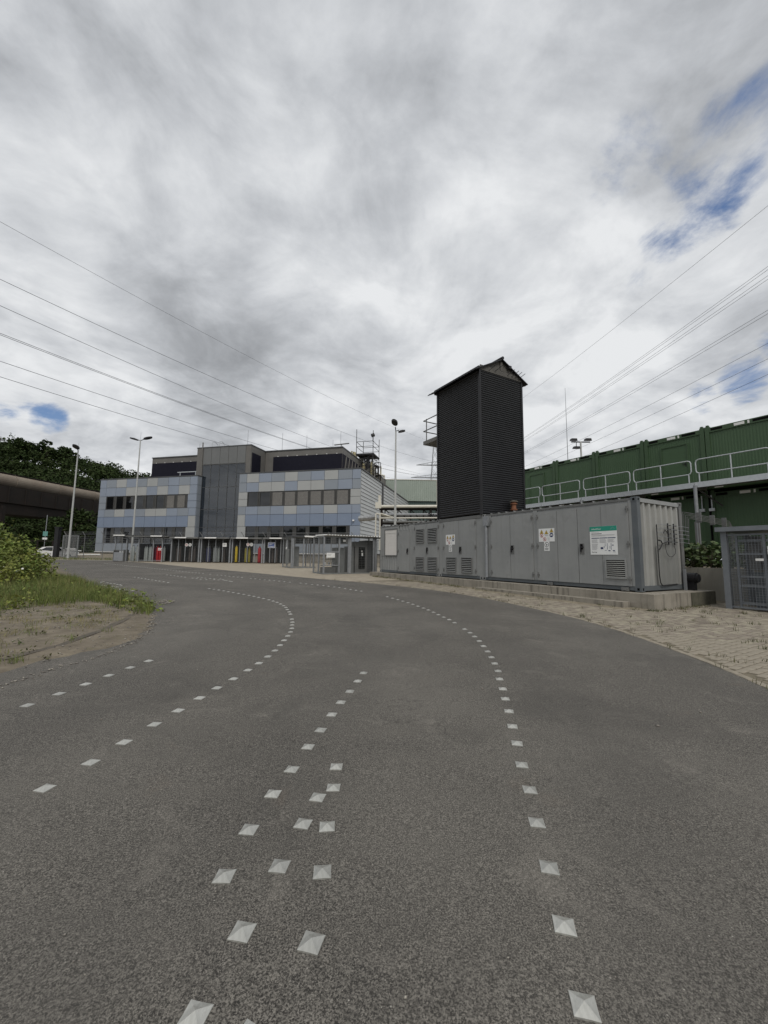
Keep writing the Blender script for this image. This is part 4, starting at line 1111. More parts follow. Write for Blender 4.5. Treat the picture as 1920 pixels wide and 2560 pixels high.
# -- signs
def sign_face(root, kind, x, z, s, y):
    """one pictogram drawn flat, 1.5 mm proud"""
    b = MB()
    def poly(pts, m, yy, name='pictogram'):
        q = MB(); q.prism([(x + px * s, z + pz * s) for px, pz in pts], y - yy, y); q.build(name, m, root)
    def disc(r, m, yy, n=20, name='pictogram'):
        poly([(r * math.cos(2 * math.pi * i / n), r * math.sin(2 * math.pi * i / n)) for i in range(n)], m, yy, name)
    if kind == 'warn':
        poly([(-0.55, -0.45), (0.55, -0.45), (0, 0.5)], 'ink', 0.0012)
        poly([(-0.44, -0.38), (0.44, -0.38), (0, 0.38)], 'inkyellow', 0.0020)
        poly([(-0.12, -0.28), (0.12, -0.28), (0.05, 0.08), (0, 0.2), (-0.07, 0.06)], 'ink', 0.0028)
    elif kind == 'no':
        disc(0.5, 'inkred', 0.0012); disc(0.38, 'signwhite', 0.0020)
        poly([(-0.1, -0.25), (0.1, -0.3), (0.13, 0.05), (0.02, 0.27), (-0.12, 0.1)], 'ink', 0.0026)
        poly([(-0.30, 0.22), (-0.22, 0.30), (0.30, -0.22), (0.22, -0.30)], 'inkred', 0.0033)
    elif kind == 'must':
        disc(0.52, 'navy', 0.0012)
        poly([(-0.3, -0.12), (-0.08, -0.14), (0, -0.05), (0.08, -0.14), (0.3, -0.12), (0.3, 0.14), (-0.3, 0.14)], 'signwhite', 0.0022)
    elif kind == 'noentry':
        disc(0.5, 'ink', 0.0012); disc(0.40, 'signwhite', 0.0020)
        poly([(-0.26, 0.18), (-0.18, 0.27), (0.08, 0.02), (0.26, 0.0), (0.2, -0.12), (0.05, -0.12), (-0.1, -0.32), (-0.2, -0.26), (-0.06, -0.05)], 'ink', 0.0028)
def lines(root, x0, x1, zs, y, h=0.008, m='inkgrey'):
    for z, k in zs:
        MB().box(x0, x0 + (x1 - x0) * k, y - 0.0012, y, z, z + h).build('print_line', m, root)
def hazard_sign(label, t0, w):
    r = thing('warning_sign', label, 'sign', Y(t0, -0.0255, 2.01), YAW, 'hazard signs on the container doors')
    k = w / 0.62
    MB().box(0, w, -0.004, 0, 0, 0.44).build('plate', 'signwhite', r)
    MB().box(w * 0.33, w * 0.33 + 0.21 * k, -0.0038, 0, -0.31, -0.002).build('lower_plate', 'signwhite', r)
    y = -0.0041; s = 0.145 * k
    for i, xx in enumerate((0.12, 0.31, 0.51)): sign_face(r, 'warn', xx * k, 0.335 + (0.03 if i == 2 else 0 if i == 0 else -0.02), s, y)
    sign_face(r, 'no', 0.115 * k, 0.21, 0.13 * k, y); sign_face(r, 'must', 0.505 * k, 0.215, 0.14 * k, y)
    sign_face(r, 'no', 0.235 * k, 0.085, 0.13 * k, y)
    lines(r, 0.24 * k, 0.40 * k, [(0.222, 0.7), (0.205, 1.0), (0.188, 0.8)], y)
    lines(r, 0.35 * k, 0.44 * k, [(0.12, 1), (0.095, 1), (0.07, 0.9), (0.045, 1)], y)
    sign_face(r, 'noentry', w * 0.33 + 0.105 * k, -0.10, 0.17 * k, -0.0039)
    lines(r, w * 0.33 + 0.03 * k, w * 0.33 + 0.18 * k, [(-0.225, 1), (-0.25, 0.85), (-0.275, 0.9)], -0.0039, 0.012, 'ink')
    return r
hazard_sign('white hazard sign with yellow triangles on the left of the nearest container doors', 3.25, 0.62)
hazard_sign('white hazard sign with triangles above the louvres, under the black tower', 8.28, 0.62)
po = thing('information_board', 'white information board with a green header on the nearest container door', 'sign', Y(1.39, -0.0265, 1.58), YAW)
MB().box(0, 0.82, -0.006, 0, 0, 0.83).build('board', 'signwhite', po)
MB().box(0.0, 0.82, -0.0075, -0.0062, 0.69, 0.83).build('header', 'inkgreen', po)
text_obj('Carbon2Power', 0.062, 'signwhite', po, (0.20, -0.0085, 0.755), (R(90), 0, 0), 'header_lettering', width=0.30, shear=0.2)
MB().add([(0.62, -0.008, 0.73), (0.70, -0.008, 0.80), (0.715, -0.008, 0.79), (0.635, -0.008, 0.72)], [(0, 1, 2, 3)]).add([(0.72, -0.008, 0.79), (0.76, -0.008, 0.74), (0.75, -0.008, 0.73), (0.71, -0.008, 0.78)], [(0, 1, 2, 3)]).build('emblem', 'teal', po)
yq = -0.0062
lines(po, 0.05, 0.30, [(0.655, 1)], yq, 0.008)
lines(po, 0.05, 0.37, [(0.605, 1)], yq, 0.018, 'ink')
lines(po, 0.05, 0.76, [(0.575, 1), (0.557, 0.97), (0.539, 0.6)], yq, 0.009)
for i in range(3):
    x0 = 0.05 + i * 0.245
    lines(po, x0, x0 + 0.235, [(0.475, 1)], yq, 0.024, 'navy')
    lines(po, x0, x0 + 0.215, [(0.445 - j * 0.017, random.uniform(.75, 1)) for j in range(7 if i < 2 else 6)], yq, 0.008)
lines(po, 0.05, 0.25, [(0.31 - j * 0.017, random.uniform(.7, 1)) for j in range(11)], yq, 0.008)
dg = MB()
for x0, x1, z0, z1 in ((0.32, 0.40, 0.16, 0.22), (0.42, 0.435, 0.2, 0.25), (0.455, 0.465, 0.24, 0.33), (0.515, 0.528, 0.15, 0.33), (0.595, 0.605, 0.17, 0.25), (0.63, 0.642, 0.14, 0.33), (0.55, 0.61, 0.10, 0.128), (0.68, 0.74, 0.10, 0.128), (0.66, 0.71, 0.26, 0.285), (0.44, 0.5, 0.12, 0.13)):
    dg.box(x0, x1, yq - 0.0012, yq, z0, z1)
dg.build('diagram', 'navy', po)
text_obj('Bioenergy', 0.045, 'ink', po, (0.125, yq - 0.001, 0.075), (R(90), 0, 0), 'footer_lettering', width=0.16)
lines(po, 0.69, 0.76, [(0.07, 1)], yq, 0.016, 'inkgrey')

# ------------------------------------------------------------------ green stacked cabins with gallery, retaining wall, right cage
MOD_T = [14.27, 11.77, 9.27, 6.77, 4.27, 1.77, -0.73, -3.23]
VM = 9.0
names_ = {0: 'hidden', 1: 'with a door beside the black tower', 2: 'second from the black tower', 3: 'third from the black tower, without a door', 4: 'with a door in the middle of the row', 5: 'at the right edge of the picture', 6: 'beyond the right edge'}
def cabin(i, t0, z, label, door, dark=False):
    W_ = 2.47; H_ = 2.72 if z > 3 else 2.80
    r = thing('site_cabin', label, 'cabin', Y(t0, VM, z), YAW, 'green stacked site cabins')
    for x in (0.0, W_ - 0.16): MB().box(x, x + 0.16, 0, 0.16, 0, H_).build('corner_post', 'greenframe', r)
    MB().box(0.16, W_ - 0.16, 0.01, 0.14, 0.0, 0.22).build('bottom_beam', 'greenframe', r)
    MB().box(0.16, W_ - 0.16, 0.01, 0.14, H_ - 0.26, H_ - 0.06).build('top_beam', 'greenframe', r)
    ribbed(MB(), trap(0.16, W_ - 0.16, 0.10, 0.006, 0.5, 0.12), 0, 1, lambda u, w, s: (u, 0.05 + w, 0.22 + s * (H_ - 0.48))).build('front_panel', 'green', r)
    MB().box(0, W_, 0.14, 6.0, 0, H_ - 0.03).build('body', 'greenframe', r)
    for x0, x1 in ((0.22, 0.62), (1.62, 2.15)):
        MB().box(x0, x1, 0.004, 0.05, H_ - 0.20, H_ - 0.10).build('lifting_pocket', 'hole', r)
    MB().box(1.02, 1.36, 0.0, 0.01, H_ - 0.21, H_ - 0.10).build('type_plate', 'white', r)
    MB().box(1.46, 1.52, 0.0, 0.01, H_ - 0.22, H_ - 0.09).build('small_plate', 'white', r)
    for x in (0.05, W_ - 0.13):
        MB().box(x, x + 0.09, -0.004, 0.12, H_ - 0.002, H_ + 0.06).build('twist_lock', 'greenframe', r)
    if z > 3:
        MB().box(0.2, 0.5, 0.0, 0.012, 0.04, 0.10).build('foot_plate', 'white', r)
    if door:
        x0, x1 = door
        f = MB().box(x0 - 0.05, x0, 0.0, 0.056, 0.22, 2.15).box(x1, x1 + 0.05, 0.0, 0.056, 0.22, 2.15).box(x0 - 0.05, x1 + 0.05, 0.0, 0.056, 2.15, 2.20)
        f.build('door_frame', 'greenframe', r)
        d = MB().box(x0, x1, 0.03, 0.052, 0.22, 2.15).build('door', 'green', r)
        MB().box(x1 - 0.10, x1 - 0.06, 0.018, 0.03, 1.15, 1.33).box(x1 - 0.22, x1 - 0.07, -0.015, 0.006, 1.27, 1.30).box(x1 - 0.10, x1 - 0.08, 0.0, 0.03, 1.27, 1.30).build('handle', 'black', d)
    return r
ups = [('upper green cabin with a door, beside the black tower', (0.65, 1.65)), ('upper green cabin without a door, second from the black tower', None), ('upper green cabin without a door, third from the black tower', None),
       ('upper green cabin with a door and lever handle, left of the last one', (0.76, 1.78)), ('upper green cabin cut by the right edge of the picture', None)]
for k, (lab, dr) in enumerate(ups):
    cabin(k, MOD_T[k + 1], 4.46, lab, dr)
lows = ['lower green cabin in shade behind the tower', 'lower green cabin in shade, hidden behind the grey container', 'lower green cabin in the shade left of the gallery post', 'lower green cabin in the shade behind the pipe bundle', 'lower green cabin in the shade behind the mesh cage']
for k, lab in enumerate(lows):
    cabin(k, MOD_T[k + 1], 1.56, lab, None)
ga = thing('gallery', 'galvanised steel gallery with sectional railings in front of the upper green cabins', 'walkway', Y(11.9, 7.8, 0), YAW)
XG = lambda t: 11.9 - t
for a, b_ in ((11.9, 9.39), (9.39, 6.87), (6.87, 4.31), (4.31, 1.81), (1.81, -0.70), (-0.70, -3.2)):
    MB().box(XG(a) + 0.01, XG(b_) - 0.01, 0.0, 0.06, 4.42, 4.64).build('edge_beam', 'galv', ga)
    MB().box(XG(a) + 0.01, XG(b_) - 0.01, 0.06, 1.18, 4.54, 4.58).build('deck', 'dgrey', ga)
    MB().bar((XG(b_) - 0.06, 0.06, 4.48), (XG(b_) - 0.06, 1.18, 4.48), 0.08, 0.12).build('joist', 'dgrey', ga)
def rail_section(t0, t1):
    x0, x1 = XG(t0), XG(t1); b = MB(); rr = 0.12
    top, mid, y = 5.58, 5.0, 0.03
    b.tube([(x0, y, mid + rr), (x0, y, top - rr), (x0 + rr * 0.3, y, top - rr * 0.3), (x0 + rr, y, top), (x1 - rr, y, top), (x1 - rr * 0.3, y, top - rr * 0.3), (x1, y, top - rr), (x1, y, mid + rr),
            (x1 - rr * 0.3, y, mid + rr * 0.3), (x1 - rr, y, mid), (x0 + rr, y, mid), (x0 + rr * 0.3, y, mid + rr * 0.3), (x0, y, mid + rr)], 0.024, 8, cap=False)
    xm = (x0 + x1) / 2
    b.tube([(xm, y, 4.6), (xm, y, top)], 0.024, 8)
    b.tube([(x0 + 0.1, y, 4.6), (x0 + 0.1, y, mid)], 0.024, 8).tube([(x1 - 0.1, y, 4.6), (x1 - 0.1, y, mid)], 0.024, 8)
    b.build('railing', 'galv', ga)
for a, b_ in ((11.8, 9.46), (9.31, 6.96), (6.74, 4.38), (4.21, 1.89), (1.72, -0.62), (-0.8, -3.1)): rail_section(a, b_)
for t_ in (1.76, 6.85, 11.85):
    MB().tube([(XG(t_), -0.06, 1.2), (XG(t_), -0.06, 4.5)], 0.065, 10).build('post', 'galvd', ga)
for t_ in (1.5, 1.3):
    MB().bar((XG(1.76), 0.0, 4.4), (XG(1.3), 1.1, 3.7), 0.05).build('brace', 'dgrey', ga)
for t_ in (1.70, 2.05):
    b = MB()
    b.box(XG(t_) - 0.02, XG(t_) + 0.02, 1.16, 1.19, 3.6, 4.2).box(XG(t_) - 0.1, XG(t_) + 0.1, 1.12, 1.19, 3.52, 3.64)
    b.build('anchor_bracket', 'galv', ga)
MB().box(XG(1.77) - 0.03, XG(1.77) + 0.03, 1.14, 1.19, 1.5, 4.4).build('joint_gap', 'hole', ga)
# retaining wall in cast panels
rw = thing('retaining_wall', 'low concrete retaining wall behind the grey container and the mesh cage', 'wall', Y(14, 4.0, 0), YAW)
for a, b_ in ((14, 11.2), (11.2, 8.4), (8.4, 5.6), (5.6, 2.9), (2.9, 0.33), (0.33, -2.3), (-2.3, -5.0), (-5.0, -8.0)):
    MB().box(14 - a + 0.006, 14 - b_ - 0.006, 0, 0.18, -0.1, 1.21).build('wall_panel', 'wall', rw)
tr = MB().slab([Y(16, 4.17)[:2], Y(-9, 4.17)[:2], Y(-9, 20)[:2], Y(16, 20)[:2]], 0.3, 1.19)
structure(tr.build('terrace', 'earth'), 'raised earth terrace behind the retaining wall')
# planting on the terrace
def plant(name, label, t_, v_, n, h, group):
    x, y, _z = Y(t_, v_)
    r = thing(name, label, 'plant', (x, y, 1.18), 0, group)
    C = RNG.normal(size=(n, 3)) * np.array([0.30, 0.30, 0.0]); C[:, 2] = RNG.uniform(0.05, 1, n) ** 0.8 * h * np.exp(-(C[:, 0] ** 2 + C[:, 1] ** 2) * 1.2)
    V, F = leaf_cards(C, 0.17, 1.6, 0.75); arr_mesh('leaves', V, F, 'planterleaf', r)
    st = MB()
    for k in range(6):
        a = random.uniform(0, 6.28); st.tube([(0, 0, 0), (math.cos(a) * .12, math.sin(a) * .12, h * .5), (math.cos(a) * .3, math.sin(a) * .3, h * .8)], 0.012, 5, r2=0.004)
    st.build('stems', 'bark', r)
k = 0
for t_ in np.arange(3.6, -0.9, -0.42):
    for v_ in (4.6, 5.3):
        plant('shrub', 'leafy green plant behind the retaining wall under the gallery', t_ + random.uniform(-.12, .12), v_ + random.uniform(-.2, .2), 130, random.uniform(0.55, 1.0), 'plants on the terrace')
so_ = MB()
x, y, _z = Y(2.2, 4.5); so_.lathe([(0.55, -0.02), (0.4, 0.12), (0.15, 0.20)], 12, (x, y, 1.19))
structure(so_.build('soil_heap', 'orange', smooth=True), 'reddish soil heap on the terrace')
# pipe bundle from the container to the cabins
pb = thing('pipe_bundle', 'bundle of thin steel pipes on clamps beside the gallery post', 'pipes', Y(1.9, 2.9, 0), YAW)
for k in range(5):
    z = 2.95 - k * 0.055; y = 0.1 + k * 0.02
    MB().tube([(1.66, -0.2, 2.45 - 0.12 * k), (1.70 + k * .04, -0.05, 2.45 - 0.12 * k), (1.72 + k * .04, 0, z), (1.72 + k * .04, 0.3, z), (1.2 + k * 0.02, 4.8, z), (1.2 + k * .02, 4.85, 1.2)], 0.010, 6).build('pipe', 'dgrey', pb)
for s_ in (0.2, 0.5, 0.8):
    MB().box(1.72 - 0.52 * s_ - 0.02, 1.72 - 0.52 * s_ + 0.12, 0.3 + 4.5 * s_ - 0.02, 0.3 + 4.5 * s_ + 0.02, 2.68, 3.02).build('pipe_clamp', 'dgrey', pb)
MB().box(0.05, 0.2, 4.78, 4.9, 1.2, 3.0).build('duct', 'dgrey', pb)

# mesh cage at the right edge, aligned with the containers
def mesh_panel(b, p0, p1, z0, z1, pitch, w):
    p0, p1 = Vector((*p0, 0)), Vector((*p1, 0)); L_ = (p1 - p0).length
    n = int(L_ / pitch)
    for i in range(1, n + 1):
        p = p0.lerp(p1, i / (n + 1)); b.bar((p.x, p.y, z0), (p.x, p.y, z1), w)
    n = int((z1 - z0) / pitch)
    for i in range(1, n + 1):
        z = z0 + (z1 - z0) * i / (n + 1)
        b.bar((p0.x, p0.y, z), (p1.x, p1.y, z), w)
    return b
cg = thing('mesh_cage', 'blue-grey steel mesh cage with rack equipment at the right edge', 'cage', Y(-1.08, 2.0, 0.15), YAW)
Hc, Lc_, Dc_ = 2.08, 2.6, 1.5
for x, y in ((0.0, 0.0), (Lc_, 0.0), (0, Dc_), (Lc_, Dc_)):
    MB().box(x, x + 0.13, y, y + 0.13, 0, Hc).box(x - 0.02, x + 0.15, y - 0.02, y + 0.15, 0, 0.015).build('post', 'cageblue', cg)
MB().box(-0.08, Lc_ + 0.2, -0.10, Dc_ + 0.25, Hc, Hc + 0.12).build('roof', 'cageblue', cg)
for x in (0.30, 0.86, 1.42, 1.98):
    MB().box(x, x + 0.05, 0.03, 0.08, 0.06, Hc - 0.1).build('frame_upright', 'cageblue', cg)
for z in (0.06, Hc - 0.12):
    MB().box(0.13, Lc_, 0.035, 0.075, z, z + 0.05).build('frame_rail', 'cageblue', cg)
for z in (0.17, 0.62, 0.86, 1.45, 1.80):
    MB().box(0.35, Lc_, 0.06, 0.10, z, z + 0.055).build('cross_rail', 'cageblue', cg)
b = mesh_panel(MB(), (0.13, 0.02), (Lc_, 0.02), 0.11, Hc - 0.1, 0.066, 0.006)
mesh_panel(b, (0.06, 0.13), (0.06, Dc_), 0.08, Hc, 0.066, 0.006)
stuff(b.build('mesh', 'cageblue', cg, fix=False))
eq = MB().box(0.55, 0.95, 0.30, 0.9, 0.06, 1.0).box(1.1, 1.5, 0.30, 0.9, 0.06, 1.05).box(1.6, 2.3, 0.3, 0.9, 0.06, 1.0)
eq.build('equipment', 'slate', cg)
MB().box(0.45, 0.70, 0.35, 0.8, 1.05, 1.95).box(0.80, 1.25, 0.45, 0.8, 1.15, 1.6).box(1.4, 2.2, 0.4, 0.8, 1.1, 1.9).build('control_box', 'dgrey', cg)
MB().box(0.95, 1.10, 0.02, 0.028, 1.48, 1.68).build('notice', 'white', cg)
MB().tube([(0.85, 0.4, 1.2), (1.0, 0.38, 1.35), (1.15, 0.4, 1.2), (1.05, 0.38, 1.1)], 0.02, 6).build('hose', 'black', cg)
MB().box(0.70, 0.86, 0.015, 0.03, 1.30, 1.36).build('label_plate', 'white', cg)
# tall thin rod and floodlight mast beyond the cabins
def mast(name, label, cat, loc, h, r0, r1, m):
    r = thing(name, label, cat, loc)
    MB().tube([(0, 0, 0), (0, 0, h * .5), (0, 0, h)], r0, 8, r2=r1).build('pole', m, r)
    return r
mast('lightning_rod', 'very thin tall lightning rod rising behind the green cabins', 'rod', (27.8, 60, 0.7), 27.0, 0.10, 0.025, 'galvd')
fm = mast('floodlight_mast', 'floodlight mast with three lamps behind the green cabins', 'floodlight', (19.9, 40, 0.6), 12.7, 0.10, 0.09, 'post')
MB().bar((-0.95, 0, 12.65), (0.95, 0, 12.65), 0.1).build('crossbar', 'black', fm)
for x, z in ((-0.7, 12.82), (0.75, 12.85), (-0.45, 12.0)):
    MB().add([(x - 0.32, -0.2, z - 0.1), (x + 0.32, -0.2, z - 0.1), (x + 0.32, 0.25, z - 0.02), (x - 0.32, 0.25, z - 0.02), (x - 0.25, -0.2, z + 0.16), (x + 0.25, -0.2, z + 0.16), (x + 0.25, 0.2, z + 0.2), (x - 0.25, 0.2, z + 0.2)],
             [(0, 3, 2, 1), (4, 5, 6, 7), (0, 1, 5, 4), (1, 2, 6, 5), (2, 3, 7, 6), (3, 0, 4, 7)]).build('lamp_head', 'black', fm)
MB().bar((-0.45, 0, 12.6), (-0.45, 0, 12.1), 0.05).build('lamp_bracket', 'black', fm)

# ------------------------------------------------------------------ laboratory building with coloured facade panels
LT = 36.08
BH = R(-14.3)
bd = thing('office_building', 'long two-storey building clad in blue, grey and stone coloured panels with a glazed stairwell', 'building', (-37.54, 52.78, 0), BH)
XF = lambda t: LT - t
ZR = [11.08, 10.0, 8.87, 8.02, 7.15, 6.17, 4.80, 2.78, 1.72]
G_ = 0.018
def fpanel(t0, t1, z0, z1, m, name='facade_panel', y=0.0):
    MB().box(XF(t0) + G_, XF(t1) - G_, y + random.uniform(-.003, .003), y + 0.05, z0 + G_, z1 - G_).build(name, m, bd)
cm = {'b': 'panel_blue', 'd': 'panel_deep', 'g': 'panel_grey', 's': 'panel_stone'}
LC_ = [36.08, 35.05, 33.44, 31.83, 30.18, 28.6, 26.99, 25.35, 23.75, 22.14, 21.09]
RC_ = [15.23, 14.22, 12.61, 10.95, 9.25, 7.62, 5.96, 4.32, 2.68, 1.0, 0.0]
def row(cols, z1, z0, s):
    for a, b_, c in zip(cols[:-1], cols[1:], s): fpanel(a, b_, z0, z1, cm[c])
row(LC_, ZR[0], ZR[1], 'bgsbgsgbgb'); row(LC_, ZR[1], ZR[2], 'bbbssbsbsb')
row(LC_, ZR[4], ZR[5], 'bgsbgssbgb'); row(LC_, ZR[5], ZR[6], 'dddddddd' + 'ds')
row(RC_, ZR[0], ZR[1], 'gsbgsgbsgb'); row(RC_, ZR[1], ZR[2], 'gbssbssgbg')
row(RC_, ZR[4], ZR[5], 'gbgbsbbsbb'); row(RC_, ZR[5], ZR[6], 'sdddddddd' + 'd')
for a, b_, c1_, c2_ in ((36.08, 34.93, 'g', 'g'), (22.36, 21.09, 'b', 'b'), (15.23, 14.05, 's', 's'), (1.2, 0.0, 's', 's')):
    fpanel(a, b_, ZR[3], ZR[2], cm[c1_]); fpanel(a, b_, ZR[4], ZR[3], cm[c2_])
fpanel(36.08, 34.95, 2.78, ZR[6], 'panel_grey'); fpanel(22.4, 21.09, 2.78, ZR[6], 'panel_stone'); fpanel(15.23, 14.1, 2.78, ZR[6], 'panel_stone'); fpanel(1.2, 0.0, 2.78, ZR[6], 'panel_blue')
for cols in (LC_, RC_):
    for a, b_ in zip(cols[:-1], cols[1:]): fpanel(a, b_, ZR[8], ZR[7], 'panel_grey')
MB().box(XF(36.04), XF(21.12), 0.15, 14, 1.7, 11.1).build('left_block', 'trim', bd)
MB().box(XF(15.2), XF(0.12), 0.15, 34, 1.7, 11.1).build('right_block', 'trim', bd)
MB().box(XF(36.1), XF(21.05), -0.02, 14.05, 11.1, 11.22).build('parapet_cap', 'trim', bd)
MB().box(XF(15.27), XF(-0.06), -0.02, 34.05, 11.1, 11.22).build('parapet_cap', 'trim', bd)
MB().box(XF(36.0), XF(0.2), 0.15, 34, 0.3, 1.68).build('plinth', 'concrete', bd)
MB().box(XF(36.1), XF(-0.02), -0.06, 0.10, 1.64, 1.71).build('base_flashing', 'white', bd)
# return of the left block beside the glazing
for z1, z0, m in zip(ZR[:-1], ZR[1:], ['panel_grey'] * 8):
    MB().box(XF(21.11), XF(21.055), 0.06, 0.72, z0 + G_, z1 - G_).build('return_panel', m, bd)
# window bands
def window(t0, t1, z0, z1, kind, fin=0.36, transom=None):
    x0, x1 = XF(t0), XF(t1)
    f = MB()
    f.box(x0, x1, 0.02, 0.12, z0, z0 + 0.05).box(x0, x1, 0.02, 0.12, z1 - 0.05, z1)
    f.box(x0, x0 + 0.05, 0.02, 0.12, z0 + .05, z1 - .05).box(x1 - fin - 0.05, x1 - fin, 0.02, 0.12, z0 + .05, z1 - .05)
    if transom: f.box(x0 + .05, x1 - fin - .05, 0.03, 0.12, transom, transom + 0.07)
    w = f.build('window', 'frame', bd)
    p = MB(); n = 3
    for i in range(n):
        a = x1 - fin + i * fin / n
        p.box(a + 0.012, a + fin / n - 0.012, 0.03 + 0.015 * (i % 2), 0.12, z0, z1)
    p.build('fin_panel', 'frame', w)
    if kind == 'blind':
        h = 0.045; m_ = int((z1 - z0 - .12) / h)
        bl_ = MB()
        for i in range(m_):
            z = z0 + 0.06 + i * h
            bl_.add([(x0 + .05, 0.045, z), (x1 - fin - .05, 0.045, z), (x1 - fin - .05, 0.075, z + h * 0.8), (x0 + .05, 0.075, z + h * 0.8)], [(0, 1, 2, 3)])
        bl_.build('blind', 'slatblind', w, fix=False)
        MB().box(x0 + .05, x1 - fin - .05, 0.10, 0.115, z0 + .05, z1 - .05).build('pane', 'glass', w)
    else:
        MB().box(x0 + .05, x1 - fin - .05, 0.08, 0.10, z0 + .05, z1 - .05).build('pane', 'glass', w)
def band(ta, tb, n, z0, z1, kinds, **k):
    st_ = (ta - tb) / n
    for i in range(n): window(ta - i * st_, ta - (i + 1) * st_, z0, z1, kinds[i], **k)
band(34.9, 22.38, 8, 7.17, 8.85, ['g'] * 6 + ['blind'] * 2)
band(14.03, 1.22, 8, 7.17, 8.85, ['g'] * 2 + ['blind'] * 6, fin=0.22)
band(34.93, 22.42, 8, 2.80, 4.78, ['g'] * 8, transom=3.35)
band(14.08, 1.22, 8, 2.80, 4.78, ['g'] * 8, transom=3.9)
# glazed stairwell set back between the blocks
gy = 0.70
gc = [21.05, 19.85, 18.62, 17.4, 16.2, 15.0]
gr = [1.75, 3.0, 4.78, 7.0, 9.76, 12.58]
for a, b_ in zip(gc[:-1], gc[1:]):
    for z0, z1 in zip(gr[:-1], gr[1:]):
        MB().box(XF(a) + 0.03, XF(b_) - 0.03, gy + 0.03, gy + 0.05, z0 + 0.03, z1 - 0.03).build('stair_pane', 'glassblue', bd)
fr = MB()
for t_ in gc: fr.box(XF(t_) - 0.035, XF(t_) + 0.035, gy, gy + 0.12, 1.75, 12.58)
fr.build('stair_mullions', 'trim', bd)
fr = MB()
for z in gr: fr.box(XF(gc[0]) + .04, XF(gc[-1]) - .04, gy + 0.006, gy + 0.10, z - 0.03, z + 0.03)
for z in (3.4, 3.85, 4.3): fr.box(XF(gc[1]) + .04, XF(gc[-1]) - .04, gy + 0.004, gy + 0.03, z - 0.04, z + 0.04)
fr.build('stair_transoms', 'trim', bd)
MB().box(XF(21.1), XF(14.9), 5.0, 5.2, 1.7, 12.6).box(XF(21.1), XF(14.9), gy + .3, 5.0, 6.75, 6.95).build('stairwell_interior', 'trim', bd)
st = MB().bar((XF(18.4), 1.5, 7.3), (XF(15.1), 1.5, 9.3), 0.10, 0.34).bar((XF(20.6), 1.5, 7.1), (XF(18.4), 1.5, 7.25), 0.08, 0.22)
st.build('stair_flight', 'signwhite', bd)
for t_, z in ((20.4, 9.0), (20.6, 5.0)):
    b = MB(); b.tube([(XF(t_), 1.1, z), (XF(t_), 1.16, z)], 0.16, 14); b.build('round_lamp', 'signwhite', bd)
# roof storey
pz = 14.9
MB().box(XF(21.95), XF(14.3), gy + 0.05, 9, 11.22, pz - 0.12).build('stair_tower', 'pent', bd)
MB().box(XF(22.0), XF(14.25), gy - 0.03, 9.05, pz - 0.12, pz).build('roof_edge', 'trim', bd)
MB().box(XF(21.95), XF(21.08), gy, gy + 0.05, 11.22, pz - 0.12).build('corner_sheet', 'pent', bd)
MB().box(XF(14.95), XF(14.3), gy, gy + 0.05, 11.22, pz - 0.12).build('corner_sheet', 'pent', bd)
for a, b_ in zip(gc[:-1], gc[1:]):
    MB().box(XF(a) + 0.025, XF(b_) - 0.025, gy, gy + 0.05, 12.66, pz - 0.14).build('tower_panel', 'pentpanel', bd)
MB().tube([(XF(21.15), gy - 0.05, 11.2), (XF(21.15), gy - 0.05, pz + 0.6)], 0.07, 8).build('downpipe', 'pent', bd)
MB().box(XF(14.3) + 0.002, XF(14.3) + 0.03, gy + 0.25, gy + 2.2, 11.25, 13.95).build('dark_opening', 'louvre', bd)
py = 3.9
for (ta, tb, lo, hi, yb) in ((31.95, 22.0, 31.9, 22.0, 12), (14.25, 3.7, 13.1, 3.74, 26)):
    MB().box(XF(ta), XF(tb), py + 0.06, yb, 11.22, pz - 0.12).build('roof_storey', 'pent', bd)
    MB().box(XF(ta) - 0.05, XF(tb) + 0.05, py - 0.03, yb + .05, pz - 0.12, pz).build('roof_edge', 'trim', bd)
    n = max(3, int((lo - hi) / 1.6))
    for i in range(n):
        a = lo - i * (lo - hi) / n; b_ = lo - (i + 1) * (lo - hi) / n
        MB().box(XF(a), XF(b_), py, py + 0.06, 11.25, 14.02).build('louvre_panel', 'louvre', bd)
    c = MB()
    for i in range(7):
        x = XF(lo) + (i + .5) * (lo - hi) / 7; c.box(x - 0.07, x + 0.07, py - 0.04, py - 0.002, 14.03, 14.09)
    c.build('clip', 'white', bd)
# recessed dark end of the right roof storey, with zig-zag pipes
MB().box(XF(3.7) + 0.002, XF(3.7) + 0.03, py + 0.05, 11, 11.3, 14.0).build('dark_opening', 'louvre', bd)
zz = MB()
for k in range(5):
    y = py + 0.6 + k * 1.2; zz.bar((XF(3.62), y, 11.4), (XF(3.62), y + 0.7, 13.9), 0.09).bar((XF(3.62), y + 0.7, 13.9), (XF(3.62), y + 1.2, 11.4), 0.07)
zz.build('roof_braces', 'pent', bd)
hr = MB()
hr.bar((XF(24.8), 0.8, 11.85), (XF(21.7), 0.8, 11.85), 0.09).bar((XF(24.4), 0.8, 11.2), (XF(24.4), 0.8, 11.85), 0.07).bar((XF(22.1), 0.8, 11.2), (XF(22.1), 0.8, 11.85), 0.07)
hr.build('roof_rail', 'galv', bd)
lad = MB()
for x in (XF(20.2), XF(19.2)):
    lad.tube([(x, 1.2, pz), (x, 1.2, pz + 0.75), (x, 1.7, pz + 0.9), (x, 2.2, pz + 0.75), (x, 2.2, pz)], 0.04, 6)
lad.build('roof_ladder_hoop', 'galv', bd)
